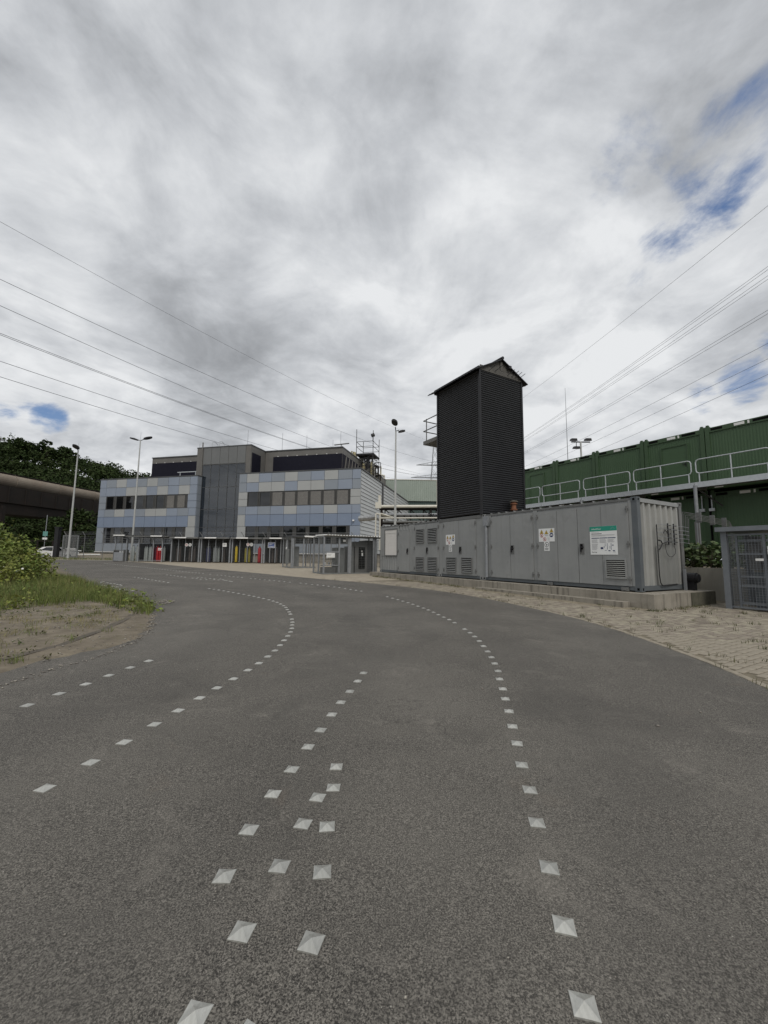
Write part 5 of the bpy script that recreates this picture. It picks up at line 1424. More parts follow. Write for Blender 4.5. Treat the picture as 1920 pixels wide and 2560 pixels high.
for t_, y, h in ((17.0, 4, 3.0), (26.0, 6, 2.2), (9.5, 6, 2.4), (5.5, 8, 3.2), (7.4, 10, 2.8), (12.5, 5, 2.6)):
    MB().tube([(XF(t_), y, pz - 0.1), (XF(t_), y, pz + h)], 0.022, 5).build('lightning_rod', 'galvd', bd)
an = MB(); an.tube([(XF(4.6), 6, pz), (XF(4.6), 6, pz + 0.9)], 0.05, 6).bar((XF(5.6), 6, pz + 0.85), (XF(3.6), 6, pz + 0.95), 0.18, 0.10)
an.build('roof_antenna', 'dgrey', bd)
# side wall of long horizontal boards
for ya, yb in ((0.25, 9.4), (9.9, 22.0), (22.0, 34.0)):
    z = 1.8
    while z < 11.0:
        MB().add([(XF(0.12), ya + .01, z), (XF(0.12), yb - .01, z), (XF(0.02), yb - .01, z + 0.012), (XF(0.02), ya + .01, z + 0.012), (XF(0.07), ya + .01, z + 0.405), (XF(0.07), yb - .01, z + 0.405), (XF(0.12), yb - .01, z + 0.405), (XF(0.12), ya + .01, z + 0.405)],
                 [(0, 1, 2, 3), (3, 2, 5, 4), (4, 5, 6, 7), (0, 3, 4, 7), (1, 6, 5, 2)]).build('siding_board', 'siding', bd)
        z += 0.425
MB().box(XF(0.0), XF(-0.12), 9.5, 9.75, 8.3, 11.1).build('downpipe', 'trim', bd)
for t_, y, z in ((0.75, -0.06, 5.35),):
    MB().box(XF(t_) - 0.08, XF(t_) + 0.08, -0.22, 0.0, z - 0.08, z + 0.08).build('camera_housing', 'white', bd)
MB().box(XF(-0.0), XF(-0.25), 0.3, 0.5, 5.3, 5.5).build('camera_housing', 'white', bd)

# scaffold and process pipework on the roof
sf = thing('scaffold', 'tube scaffold tower with a floodlight on the flat roof of the panelled building', 'scaffold', (-37.54 + XF(4.05) * math.cos(BH) - 10.4 * math.sin(BH), 52.78 + XF(4.05) * math.sin(BH) + 10.4 * math.cos(BH), 11.22), BH)
for x, y, h in ((0, 0, 7.9), (2.4, 0, 7.6), (0, 3.2, 7.0), (2.4, 3.2, 7.2)):
    MB().tube([(x, y, 0), (x, y, h)], 0.045, 6).build('standard', 'scaf', sf)
for z in (0.7, 1.2, 1.7, 2.2, 2.7, 3.2, 3.7, 4.2, 5.4, 6.1):
    b = MB()
    for p, q in (((0, 0), (2.4, 0)), ((2.4, 0), (2.4, 3.2)), ((2.4, 3.2), (0, 3.2)), ((0, 3.2), (0, 0))):
        b.tube([(*p, z), (*q, z)], 0.035, 6)
    b.build('ledger', 'scaf', sf)
MB().box(-0.1, 2.5, 0, 3.2, 4.3, 4.42).build('platform', 'scaf', sf)
b = MB()
for z in (0, 1.1, 2.2, 3.2): b.tube([(0, 0, z), (2.4, 0, z + 1.0)], 0.03, 5).tube([(2.4, 0, z), (2.4, 3.2, z + 1.0)], 0.03, 5)
b.build('brace', 'scaf', sf)
MB().tube([(2.3, 0.2, 6.1), (2.3, 0.2, 6.7)], 0.04, 6).tube([(2.15, 0.1, 6.9), (2.45, 0.3, 7.05)], 0.25, 10).build('floodlight', 'black', sf)
pp = thing('process_pipework', 'cream and brassy process pipes crowded under the roof scaffold', 'pipework', sf.location, BH)
rr_ = random.Random(3)
for k in range(80):
    x, y = rr_.uniform(-1.8, 2.3), rr_.uniform(0.5, 5.0); h = rr_.uniform(1.6, 4.4) if x > -0.3 else rr_.uniform(2.6, 5.0)
    x2, y2 = x + rr_.uniform(-.9, .9), y + rr_.uniform(-.4, .9)
    MB().tube([(x, y, 0), (x, y, h - 0.2), (x + (x2 - x) * .2, y, h), (x2, y2, h), (x2, y2, rr_.uniform(0.2, h - 0.3))], rr_.choice((0.06, 0.10, 0.15)), 8).build('process_pipe', rr_.choice(['cream', 'brass', 'brass', 'scaf', 'scaf', 'girder']), pp)
for k in range(5):
    x, y = rr_.uniform(-0.2, 2.0), rr_.uniform(0.6, 3)
    MB().lathe([(0.25, 0), (0.28, 0.3), (0.28, 1.2), (0.2, 1.45), (0.08, 1.6)], 12, (x, y, rr_.uniform(0.0, 2.0))).build('vessel', rr_.choice(['cream', 'brass', 'galv']), pp)

# pipe rack between the building and the tower
pr_ = thing('pipe_rack', 'steel pipe rack with a cream top pipe between the panelled building and the tower', 'pipe rack', (-0.4, 34.0, 0), R(2))
for z, r_, m, y in ((5.72, 0.13, 'cream', 0), (5.05, 0.10, 'galvd', 0.1), (4.70, 0.055, 'cream', -0.4), (4.42, 0.10, 'dgrey', 0.2), (5.0, 0.2, 'dgrey', 1.2)):
    MB().tube([(0.1, y, z - 0.05), (9, y, z + 0.12)], r_, 10).build('pipe', m, pr_)
b = MB().bar((0, 0.3, 5.5), (9, 0.3, 5.6), 0.16, 0.2).bar((0, 0.3, 4.25), (9, 0.3, 4.35), 0.16, 0.2)
for k in range(8):
    x = 0.5 + k * 1.1
    b.bar((x, 0.3, 4.3), (x, 0.3, 5.55), 0.09).bar((x, 0.3, 5.5), (x + 1.1, 0.3, 4.3), 0.07)
b.build('truss', 'girder', pr_)
for x in (0.2, 4.4, 8.6):
    MB().box(x - 0.1, x + 0.1, 0.1, 0.3, 0.4, 5.6).build('column', 'girder', pr_)
MB().tube([(-1.7, 1.5, 4.75), (-0.7, 1.0, 4.8), (-0.1, 0.5, 4.85), (0.2, 0.2, 4.6)], 0.26, 10).build('lagged_pipe', 'insul', pr_)
for x in (-0.3, 0.05):
    MB().tube([(x, -0.6, 2.0), (x, -0.6, 4.95), (x + 0.06, -0.55, 5.02), (x + 1.2, -0.2, 4.72)], 0.06, 8).build('riser_pipe', 'cream', pr_)
MB().box(-0.35, 0.15, -0.3, 0.1, 5.5, 6.0).box(-0.1, 0.12, -0.3, -0.1, 6.0, 6.6).build('junction_box', 'cream', pr_)
b = MB()
for k in range(9): b.tube([(4.0 + k * .12, -0.2, 4.5 + .03 * k), (4.2 + k * .2, 0, 5.2 - 0.05 * k), (5.0 + k * .1, 0.1, 4.4)], 0.04, 6)
b.build('hose_bundle', 'black', pr_)
# pale green sheet-metal hall behind
hall = thing('warehouse', 'pale green ribbed sheet-metal hall behind the pipe rack', 'building', (-24, 70, 0), R(1.5))
ribbed(MB(), trap(0, 33.3, 0.35, 0.05), 0, 1, lambda u, w, s: (u, w, 11.3 + s * 3.75)).build('upper_cladding', 'palegreen', hall)
ribbed(MB(), trap(0, 33.3, 0.35, 0.05), 0, 1, lambda u, w, s: (u, 0.25 + w, 0.3 + s * 11.0)).build('lower_cladding', 'darkgreen', hall)
MB().box(0, 33.3, 0.4, 25, 0.3, 15.0).build('hall_body', 'darkgreen', hall)
MB().box(33.3, 33.85, -0.05, 0.6, 9.8, 15.1).build('corner_flashing', 'cream', hall)
MB().box(0, 33.3, -0.05, 0.4, 15.05, 15.15).build('roof_edge', 'cream', hall)

# ------------------------------------------------------------------ gas cylinder store: open shed and four mesh bays
GH = R(-5.8)
GX, GY, GZ = -28.2, 42.6, 0.66
def Gp(x, y, z=0): return (GX + x * math.cos(GH) - y * math.sin(GH), GY + x * math.sin(GH) + y * math.cos(GH), GZ + z)
sh = thing('cylinder_shed', 'open-fronted grey shed sheltering gas cylinders at the left end of the cage row', 'shed', (GX, GY, GZ), GH)
for x in (0.05, 1.32, 2.68, 4.30, 5.3):
    MB().box(x - 0.05, x + 0.05, -0.05, 0.05, 0, 2.66).build('post', 'galvd', sh)
for x in (0.05, 2.68, 5.3): MB().box(x - 0.04, x + 0.04, 1.7, 1.78, 0, 2.5).build('post', 'galvd', sh)
ribbed(MB(), trap(-0.1, 6.1, 0.24, 0.05), 0, 1, lambda u, w, s: (u, -0.35 + s * 2.3, 2.74 - 0.12 * s + w - 0.02 * u)).build('roof', 'trim', sh)
MB().box(-0.1, 6.1, -0.33, -0.28, 2.56, 2.68).build('fascia', 'dgrey', sh)
MB().box(2.72, 5.3, -0.03, 0.0, 0.12, 0.17).build('front_rail', 'galvd', sh)
MB().box(1.35, 5.4, 1.82, 1.86, 0.05, 1.9).build('dark_back_sheet', 'trim', sh)
bx_ = thing('steel_box', 'dark grey steel crate box beside the shed post', 'box', Gp(0.15, -0.3), GH)
MB().box(0, 1.1, 0, 0.7, 0.06, 0.95).build('box_body', 'galvd', bx_)
MB().box(-0.03, 0.02, -0.03, 0.73, 0.0, 1.2).box(1.08, 1.13, -0.03, 0.73, 0.0, 1.2).box(0.02, 1.08, -0.03, 0.02, 1.12, 1.18).build('box_frame', 'dgrey', bx_)
def tube_light(x, z, y, w=1.2):
    o = MB().box(x - w / 2, x + w / 2, y - 0.08, y + 0.06, z - 0.05, z + 0.06).build('strip_light', 'white')
    return o
def strip_lamp(x, z, label):
    r = thing('strip_light', label, 'lamp', Gp(x, -0.42, z), GH, 'white strip lights on the cage fronts')
    MB().box(-0.62, 0.62, -0.06, 0.06, -0.055, 0.055).build('diffuser', 'white', r)
    MB().box(-0.66, -0.62, -0.065, 0.065, -0.06, 0.06).box(0.62, 0.66, -0.065, 0.065, -0.06, 0.06).build('end_cap', 'galvd', r)
strip_lamp(0.72, 2.70, 'white strip light at the left corner of the open shed'); strip_lamp(4.85, 2.64, 'white strip light at the right end of the open shed')
def bay(x0, x1, label, door=True):
    r = thing('mesh_bay', label, 'cage', Gp(x0, 0), GH, 'mesh bays of the gas cylinder store')
    L_ = x1 - x0
    for x in (0.06, L_ - 0.06):
        for y in (0, 1.7): MB().box(x - 0.06, x + 0.06, y - 0.06, y + 0.06, 0, 2.42).build('post', 'galvd', r)
    MB().box(0, L_, -0.4, 1.9, 2.42, 2.56).build('roof', 'dgrey', r)
    nn_ = 3
    for i in range(1, nn_ + 1):
        x = 0.06 + (L_ - 0.12) * i / (nn_ + 1); MB().box(x - 0.03, x + 0.03, -0.03, 0.03, 0.05, 2.4).build('upright', 'galvd', r)
    MB().box(0.12, L_ - 0.12, -0.03, 0.03, 0.02, 0.08).build('sill', 'girder', r)
    b = mesh_panel(MB(), (0.1, 0), (L_ - 0.1, 0), 0.08, 2.4, 0.16, 0.006)
    stuff(b.build('mesh', 'cagegrey', r, fix=False))
    MB().box(0.06, 0.1, 0.06, 1.7, 0.1, 2.4).build('side_shade_sheet', 'trim', r)  # dark sheet added at the side for the shade inside the bay
    MB().box(0.1, L_ * (0.45 if 'yellow' in label else 0.97), 1.78, 1.82, 0.05, 2.42).build('dark_back_sheet', 'trim', r)  # bays are open behind; dark sheet added to stand in for interior shade
    return r
bays = [(6.25, 9.38, 'mesh bay with dark cylinders, next to the open shed'), (9.5, 12.68, 'mesh bay with blue and pale grey cylinders, second from the shed'), (12.82, 16.1, 'mesh bay with yellow cylinders, third from the shed'), (16.2, 18.6, 'mesh bay behind the blue notice, last of the straight row')]
for a, b_, lab in bays: bay(a, b_, lab)
for x, lab in ((7.5, 'white strip light above the bay with dark cylinders'), (10.72, 'white strip light above the bay with blue cylinders'), (14.06, 'white strip light above the bay with yellow cylinders'), (17.55, 'white strip light above the bay with the blue notice')): strip_lamp(x, 2.5, lab)
# cylinders
cyl_cache = {}
def cylinder(x, y, m, label, group, h=1.55, r_=0.115, frame=Gp):
    key = (m, h)
    if key not in cyl_cache:
        body = MB().lathe([(r_ * 0.9, 0), (r_, 0.03), (r_, h - 0.22), (r_ * 0.85, h - 0.13), (r_ * 0.45, h - 0.07), (0.04, h - 0.05)], 14)
        cap = MB().lathe([(0.045, h - 0.05), (0.05, h), (0.04, h + 0.05), (0.015, h + 0.08)], 10)
        bm_ = body.build('cylinder_body', m, None, True); cm_ = cap.build('valve_cap', 'galvd' if m != 'cyl_red' else 'cyl_red')
        cyl_cache[key] = (bm_.data, cm_.data)
        bpy.data.objects.remove(bm_); bpy.data.objects.remove(cm_)
    o = thing('gas_cylinder', label, 'gas cylinder', frame(x, y, 0.04), random.uniform(0, 6), group)
    for nm, me_ in zip(('cylinder_body', 'valve_cap'), cyl_cache[key]):
        c = bpy.data.objects.new(nm, me_); COL.objects.link(c); c.parent = o
for i, (x, y) in enumerate(((1.62, .5), (1.88, .35), (2.15, .5), (2.42, .35))): cylinder(x, y, 'cyl_grey', 'pale grey gas cylinder between the first two posts of the open shed', 'pale grey cylinders in the open shed', h=1.62)
for x, y in ((2.95, .7), (3.2, .6), (3.45, .7), (3.68, .55)): cylinder(x, y, 'cyl_grey', 'grey gas cylinder behind the front rail of the open shed', 'grey cylinders behind the shed rail')
for x, y in ((3.92, .6), (4.15, .7)): cylinder(x, y, 'cyl_maroon', 'dark maroon gas cylinder left of the red ones in the shed', 'maroon cylinders in the shed')
for x, y in ((4.5, .45), (4.74, .5), (4.98, .45)): cylinder(x, y, 'cyl_red', 'bright red gas cylinder at the right end of the open shed', 'red cylinders in the shed')
cylinder(5.2, .5, 'cyl_grey', 'single grey gas cylinder right of the red ones in the shed', 'grey cylinders behind the shed rail')
for x in (6.6, 6.9, 8.0, 8.25, 8.5): cylinder(x, .6, 'cyl_dark', 'dark brown gas cylinder in the mesh bay next to the shed', 'dark cylinders in the first bay')
for x in (9.95, 10.2): cylinder(x, .5, 'cyl_blue', 'dark blue gas cylinder at the left of the second bay', 'blue cylinders in the second bay')
for x in (10.65, 10.9, 11.15): cylinder(x, .6, 'cyl_grey', 'pale grey gas cylinder in the middle of the second bay', 'grey cylinders in the second bay')
for x in (11.7, 12.3): cylinder(x, .7, 'cyl_dark', 'dark gas cylinder under the white notice in the second bay', 'dark cylinders in the second bay')
cylinder(13.2, .25, 'cyl_yellow', 'bright yellow gas cylinder at the left of the third bay', None, h=1.7, r_=0.13)
for x in (14.12, 14.5): cylinder(x, .45, 'cyl_olive', 'olive yellow gas cylinder in the middle of the third bay', 'olive cylinders in the third bay')
cylinder(15.62, .35, 'cyl_red', 'red gas cylinder alone at the right of the third bay', None, h=1.6, r_=0.17)
for x in (16.6, 16.9, 17.3): cylinder(x, .6, 'cyl_dark', 'dark gas cylinder behind the blue notice in the last bay', 'dark cylinders in the last bay')
# notices on the bays
def round_sign(x, z, kind, label):
    r = thing('round_sign', label, 'sign', Gp(x, -0.04, z), GH, 'round white signs on the bays')
    b = MB(); b.prism([(0.17 * math.cos(a * math.pi / 10), 0.17 * math.sin(a * math.pi / 10)) for a in range(20)], -0.006, 0)
    b.build('disc', 'signwhite', r)
    sign_face(r, 'noentry' if kind else 'no', 0, 0, 0.24, -0.0065)
round_sign(7.95, 1.78, 0, 'left round white sign on the bay with dark cylinders'); round_sign(8.33, 1.78, 1, 'right round white sign on the bay with dark cylinders')
round_sign(14.53, 1.86, 0, 'left round white sign on the bay with yellow cylinders'); round_sign(14.89, 1.86, 1, 'right round white sign on the bay with yellow cylinders')
nt1 = thing('notice', 'square white notice hanging in the second mesh bay', 'sign', Gp(11.84, -0.045, 1.62), GH)
MB().box(0, 0.43, -0.006, 0, 0, 0.37).build('board', 'signwhite', nt1); lines(nt1, 0.08, 0.35, [(0.27, 1), (0.22, .9), (0.17, 1), (0.12, .7)], -0.0062, 0.02, 'ink')
nt2 = thing('notice', 'blue notice with white border and lettering lines on the last mesh bay', 'sign', Gp(16.63, -0.045, 1.55), GH)
MB().box(0, 0.72, -0.006, 0, 0, 0.56).build('board', 'signwhite', nt2); MB().box(0.04, 0.68, -0.0075, -0.0062, 0.04, 0.52).build('field', 'inkblue', nt2)
lines(nt2, 0.10, 0.62, [(0.42, 1), (0.36, .9), (0.30, .6), (0.16, 1), (0.13, 1)], -0.0078, 0.024, 'signwhite')
nt3 = thing('notice', 'small pair of white labels on the red cylinders in the shed', 'sign', Gp(4.86, -0.04, 1.18), GH)
MB().box(0, 0.2, -0.006, 0, 0, 0.24).box(0.24, 0.44, -0.006, 0, 0, 0.24).build('labels', 'signwhite', nt3)
MB().box(0.05, 0.15, -0.0075, -0.0062, 0.06, 0.16).box(0.29, 0.39, -0.0075, -0.0062, 0.06, 0.16).build('print', 'inkred', nt3)

# nearer cages, aligned with the container row
def enclosure(name, label, loc, L_, D_, H_, uprights, roof_m='white'):
    r = thing(name, label, 'cage', loc, TH)           # local x along the front away from the road edge, local y along the row
    for x in uprights:
        MB().box(x - 0.045, x + 0.045, -0.045, 0.045, 0, H_).build('post', 'galvd', r)
    for y in (D_ * .5, D_):
        for x in (0.0, L_): MB().box(x - 0.04, x + 0.04, y - 0.04, y + 0.04, 0, H_).build('post', 'galvd', r)
    MB().box(-0.04, L_, -0.05, 0.05, 0.0, 0.07).box(-0.05, 0.05, 0.05, D_, 0.0, 0.07).box(-0.04, L_, -0.045, 0.045, H_ - 0.08, H_).box(-0.045, 0.045, 0.045, D_, H_ - 0.08, H_).build('frame_rail', 'cagegrey', r)
    if roof_m == 'white':
        ribbed(MB(), trap(0.0, L_ + .1, 0.19, 0.05), 0, 1, lambda u, w, s: (u, -0.25 + s * (D_ + .3), H_ + 0.03 + w + 0.04 * s)).build('roof', 'white', r)
    else:
        MB().box(-0.1, L_ + .05, -0.15, D_ + .1, H_, H_ + 0.09).build('roof', roof_m, r)
    b = mesh_panel(MB(), (0.05, 0), (L_, 0), 0.08, H_ - 0.08, 0.11, 0.006)
    mesh_panel(b, (0, 0.05), (0, D_), 0.08, H_ - 0.08, 0.11, 0.006)
    stuff(b.build('mesh', 'cagegrey', r, fix=False))
    return r
e1 = enclosure('mesh_cage', 'grey mesh cage with a white ribbed roof beside the farthest container', (-3.55, 24.2, 0.38), 3.9, 1.7, 2.28, (0.0, 0.98, 1.60, 1.74, 3.36, 3.52))
MB().box(1.62, 1.75, -0.07, -0.045, 0.02, 2.2).build('wide_post', 'galvd', e1)
MB().box(0.06, 1.0, -0.06, -0.035, 1.28, 1.36).box(0.94, 1.0, -0.06, -0.035, 0.1, 1.3).box(0.06, 1.0, -0.06, -0.035, 0.5, 0.55).build('gate_frame', 'galvd', e1)
MB().box(0.14, 0.68, -0.075, -0.065, 0.98, 1.26).build('notice', 'signwhite', e1)
lines(e1, 0.20, 0.62, [(1.16, .6), (1.11, .5)], -0.0755, 0.02, 'inkgrey')
MB().box(2.25, 3.1, 0.4, 1.2, 0.05, 2.0).build('tall_cabinet', 'dgrey', e1)
MB().box(2.50, 2.95, 0.36, 0.395, 0.3, 1.65).build('cabinet_window', 'hole', e1)
MB().box(2.68, 2.78, 0.34, 0.355, 1.1, 1.3).box(2.66, 2.74, 0.34, 0.355, 1.36, 1.44).build('cabinet_label', 'signwhite', e1)
MB().box(1.05, 1.58, 0.5, 1.3, 0.05, 1.6).box(1.9, 2.2, 0.5, 1.3, 0.05, 1.7).build('cabinet', 'cagegrey', e1)
MB().box(3.1, 3.9, 0.5, 1.6, 0.0, 2.1).build('back_box', 'trim', e1)
b = MB()
for k in range(5): b.lathe([(0.06, 0), (0.06, 0.12), (0.04, 0.14)], 8, (0.25 + (k % 3) * .28, 0.4 + .1 * k, 0.55 + 0.38 * (k // 3)))
b.build('bottle', 'signwhite', e1)
MB().box(0.1, 0.9, 0.25, 0.8, 0.48, 0.53).box(0.1, 0.9, 0.25, 0.8, 0.86, 0.90).box(0.1, 0.9, 0.3, 0.8, 0.05, 0.4).build('shelf', 'dgrey', e1)
MB().tube([(1.35, 0.1, 1.95), (1.35, 0.1, 2.08)], 0.09, 10).build('bulb', 'signwhite', e1)
e2 = enclosure('mesh_cage', 'grey mesh cage with a flat roof between the straight row and the white-roofed cage', (-7.15, 31.6, 0.49), 1.95, 2.3, 2.42, (0.0, 0.12, 0.95, 1.78), 'trim')
MB().box(-0.03, -0.045, 0.6, 1.5, 0.3, 1.5).build('side_panel', 'cagegrey', e2)
MB().tube([(-0.06, 1.3, 1.55), (-0.04, 1.3, 1.55)], 0.11, 12).build('dial', 'signwhite', e2)
MB().box(0.3, 0.42, 0.6, 0.7, 0.1, 2.2).box(0.5, 0.9, 0.9, 1.5, 0.1, 1.7).build('inner_rack', 'cagegrey', e2)
la = thing('strip_light', 'white strip light on the flat-roofed mesh cage', 'lamp', (-7.15 + math.cos(TH) * 1.45 + 0.1, 31.6 + math.sin(TH) * 1.45 - 0.2, 2.97), TH, 'white strip lights on the cage fronts')
MB().box(-0.5, 0.5, -0.06, 0.06, -0.055, 0.055).build('diffuser', 'white', la)

# tall mesh fence with cranked barbed-wire arms
fe = thing('mesh_fence', 'tall wire mesh fence with cranked barbed-wire arms behind the cage row', 'fence', (-37.0, 47.2, 0.75), R(-8.5))
for i in range(15):
    x = i * 2.45
    MB().tube([(x, 0, 0), (x, 0, 2.75), (x - 0.32, -0.05, 3.2)], 0.035, 6).build('fence_post', 'dgrey', fe)
b = MB()
for z in (2.8, 2.95, 3.1): b.tube([(-0.2, -0.02, z + .05), (34.2, -0.02, z + .05)], 0.008, 4)
for z in np.arange(0.2, 2.75, 0.2): b.tube([(0, 0, z), (34.3, 0, z)], 0.005, 4)
for x in np.arange(0.15, 34.3, 0.15): b.bar((x, 0, 0.1), (x, 0, 2.7), 0.005)
stuff(b.build('wire_mesh', 'galvd', fe, fix=False))

# ------------------------------------------------------------------ lamp posts
def street_lamp(loc, h, label, heads, lean=0.0):
    r = thing('street_lamp', label, 'street lamp', loc, 0, 'tall galvanised lamp posts')
    MB().tube([(0, 0, 0), (0, 0, 1.2)], 0.13, 10).tube([(0, 0, 1.2), (0, 0, h * .6), (0, 0, h)], 0.115, 10, r2=0.06).build('pole', 'post', r)
    MB().tube([(0, 0, h), (0, 0, h + 0.95)], 0.012, 5).build('spike', 'galvd', r)
    for (dx, dy, dz, rad) in heads:
        MB().bar((0, 0, h - 0.05), (dx * .5, dy * .5, h + 0.05 + dz * .3), 0.06).build('arm', 'black', r)
        n_ = 12; b = MB()
        d = Vector((dx, dy, 0)).normalized() if (dx or dy) else Vector((1, 0, 0)); q = Vector((-d.y, d.x, 0))
        c = Vector((dx, dy, h + dz)); tilt = Vector((0, 0, 0.25))
        ring = [c + (d + tilt) * rad * math.cos(2 * math.pi * i / n_) + q * rad * 0.6 * math.sin(2 * math.pi * i / n_) for i in range(n_)]
        b.add([p - Vector((0, 0, 0.05)) for p in ring] + [p + Vector((0, 0, 0.08)) for p in ring] + [c + Vector((0, 0, 0.16))], [tuple(range(n_))[::-1]] + [(i, (i + 1) % n_, (i + 1) % n_ + n_, i + n_) for i in range(n_)] + [(i + n_, (i + 1) % n_ + n_, 2 * n_) for i in range(n_)])
        b.build('lamp_head', 'black', r)
street_lamp((-34.9, 45.0, 0.9), 12.2, 'leftmost tall lamp post with a single round head before the wooded hill', [(0.1, -0.5, 0.25, 0.5)])
street_lamp((-28.65, 46.2, 0.7), 14.0, 'tall lamp post with two lamp heads in front of the left building block', [(-0.75, 0, 0.12, 0.5), (0.85, 0, 0.25, 0.5)])
street_lamp((0.92, 33.0, 0.5), 11.5, 'tall lamp post beside the black tower with a drooping round head', [(-0.12, -0.4, 0.55, 0.42), (0.5, 0.1, -0.05, 0.3)])
street_lamp((-62.0, 95.0, 3.0), 14.0, 'faint double lamp post on the wooded hillside', [(-0.9, 0, 0.1, 0.7), (0.9, 0, 0.1, 0.7)])

# ------------------------------------------------------------------ left background: pipe bridge, wooded hill, car, gate
pbz = thing('pipe_bridge', 'huge weathered pipe on a dark steel bridge at the left edge', 'pipe bridge', (-57, 60, 0))
P0, P1 = Vector((-1.5, -22, 12.0)), Vector((4, 46, 12.35))
seg = 9
for i in range(seg):
    a, b_ = P0.lerp(P1, i / seg), P0.lerp(P1, (i + 1) / seg)
    MB().tube([a, a.lerp(b_, 0.997)], 1.0, 24).build('pipe_section', 'rustpipe', pbz, False)
    MB().tube([a - (b_ - a).normalized() * 0.06, a + (b_ - a).normalized() * 0.06], 1.06, 24).build('pipe_flange', 'rustpipe', pbz)
MB().bar(P0 + Vector((0.2, 0, 1.08)), P1 + Vector((0.2, 0, 1.08)), 0.5, 0.12).build('walkway_plate', 'girder', pbz)
for dx in (1.3, -2.2):
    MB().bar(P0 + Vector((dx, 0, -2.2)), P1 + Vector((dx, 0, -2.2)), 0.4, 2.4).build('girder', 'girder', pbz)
    b = MB()
    for i in range(26):
        p = P0.lerp(P1, i / 26); b.bar(p + Vector((dx + .25, 0, -1.0)), p + Vector((dx + .25, 0, -3.4)), 0.12)
    stuff(b.build('stiffener', 'girder', pbz))
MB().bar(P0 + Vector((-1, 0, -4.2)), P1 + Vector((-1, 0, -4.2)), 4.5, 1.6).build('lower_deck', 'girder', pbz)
for k in (0.05, 0.3, 0.62, 0.95):
    p = P0.lerp(P1, k)
    for dx in (1.3, -2.4):
        MB().box(p.x + dx - 0.3, p.x + dx + 0.3, p.y - 0.3, p.y + 0.3, 0, 8.2).build('column', 'girder', pbz)
hb = bmesh.new()
hx, hy = np.linspace(-420, 30, 46), np.linspace(86, 330, 24)
def hill_z(x, y):
    amp = 38 * min(max((-20 - x) / 125, 0), 1) ** 0.9
    k = min(max((y - 88) / 80, 0), 1); k = k * k * (3 - 2 * k)
    return 0.7 + amp * k + 1.5 * mnoise.noise(Vector((x * .03, y * .03, 0))) * k
hv_ = [[hb.verts.new((x, y, hill_z(x, y))) for x in hx] for y in hy]
for j in range(len(hy) - 1):
    for i in range(len(hx) - 1): hb.faces.new((hv_[j][i], hv_[j][i + 1], hv_[j + 1][i + 1], hv_[j + 1][i]))
me = bpy.data.meshes.new('hill'); hb.to_mesh(me); hb.free()
structure(link('hill', me, 'hillsoil', smooth=True), 'wooded hill on the left behind the pipe bridge')
def crown_cards(c, r_, n, size, squash=0.8):
    d = RNG.normal(size=(n, 3)); d /= np.linalg.norm(d, axis=1)[:, None]
    d[:, 2] = np.where(d[:, 2] < -0.35, -d[:, 2], d[:, 2])
    lob = 1 + 0.25 * np.sin(d @ RNG.normal(size=3) * 5 + RNG.uniform(0, 6)) + 0.16 * np.sin(d @ RNG.normal(size=3) * 9)
    rr = r_ * lob * RNG.uniform(0.45, 1.0, n) ** 0.5
    p = d * rr[:, None]; p[:, 2] *= squash
    return p + np.array(c), size
C = []
for k in range(560):
    x = -235 + (k % 40) * 4.6 + random.uniform(-3, 3); y = 92 + (k // 40) * 6.2 + random.uniform(-3.5, 3.5)
    r_ = random.uniform(3.0, 5.6)
    p, _s = crown_cards((x, y, hill_z(x, y) + r_ * 0.9), r_, 430, 1.0)
    C.append(p)
V, F = leaf_cards(np.concatenate(C), 0.78, 0.8, 0.8)
stuff(arr_mesh('forest', V, F, 'darkleaf'), 'dense dark green woodland covering the hill')
def tree(label, x, y, z, h, r_, n, size, group=None):
    t = thing('broadleaf_tree', label, 'tree', (x, y, z), 0, group)
    lb = MB().tube([(0, 0, 0), (0.1, 0, h * .35), (0, 0.1, h * .75)], 0.03 * h, 8, r2=0.008 * h)
    CC = []
    for k in range(7):
        a = k * 0.9 + random.random(); hh = h * random.uniform(.35, .7); e = r_ * random.uniform(.45, .85)
        q = (math.cos(a) * e, math.sin(a) * e, hh + e * .45)
        lb.tube([(0.05, 0.05, hh * .8), (q[0] * .5, q[1] * .5, hh + e * .15), q], 0.011 * h, 6, r2=0.003 * h)
        p, _s = crown_cards(q, r_ * random.uniform(.38, .55), n // 8, size); CC.append(p)
    p, _s = crown_cards((0, 0, h * .85), r_ * .5, n // 7, size); CC.append(p)
    lb.build('trunk', 'bark', t)
    V, F = leaf_cards(np.concatenate(CC), size, 0.8, 0.8)
    arr_mesh('crown', V, F, 'darkleaf', t)
for (px, d, h, r_, lab) in ((-0.925, 152, 9, 3.4, 'tree standing above the ridge line at the far left of the hill'), (-0.90, 155, 8, 2.4, 'small tree on the ridge, second from the left edge'), (-0.855, 158, 10, 3.2, 'rounded tree rising from the middle of the ridge'), (-0.815, 160, 9, 2.6, 'slender tree on the ridge just left of the leftmost lamp post'), (-0.80, 160, 9, 3.0, 'bushy tree on the ridge behind the leftmost lamp post')):
    x = px * d; tree(lab, x, d, hill_z(x, d) + 1.5, h, r_, 900, 0.8, 'trees on the ridge')
for (x, y, h, r_, lab) in ((-66, 74, 7.5, 4.5, 'dark tree under the pipe bridge behind the bush'), (-58, 78, 7.0, 4.0, 'dark tree under the pipe bridge left of the fence'), (-50.5, 66, 7.5, 3.6, 'dark tree under the pipe bridge right of the leftmost lamp post'), (-46, 72, 7.0, 3.8, 'dark tree beside the left end of the panelled building'), (-72, 80, 8, 5, 'dark tree under the pipe bridge at the left edge')):
    tree(lab, x, y, 0.7, h, r_, 2400, 0.45, 'trees under the pipe bridge')
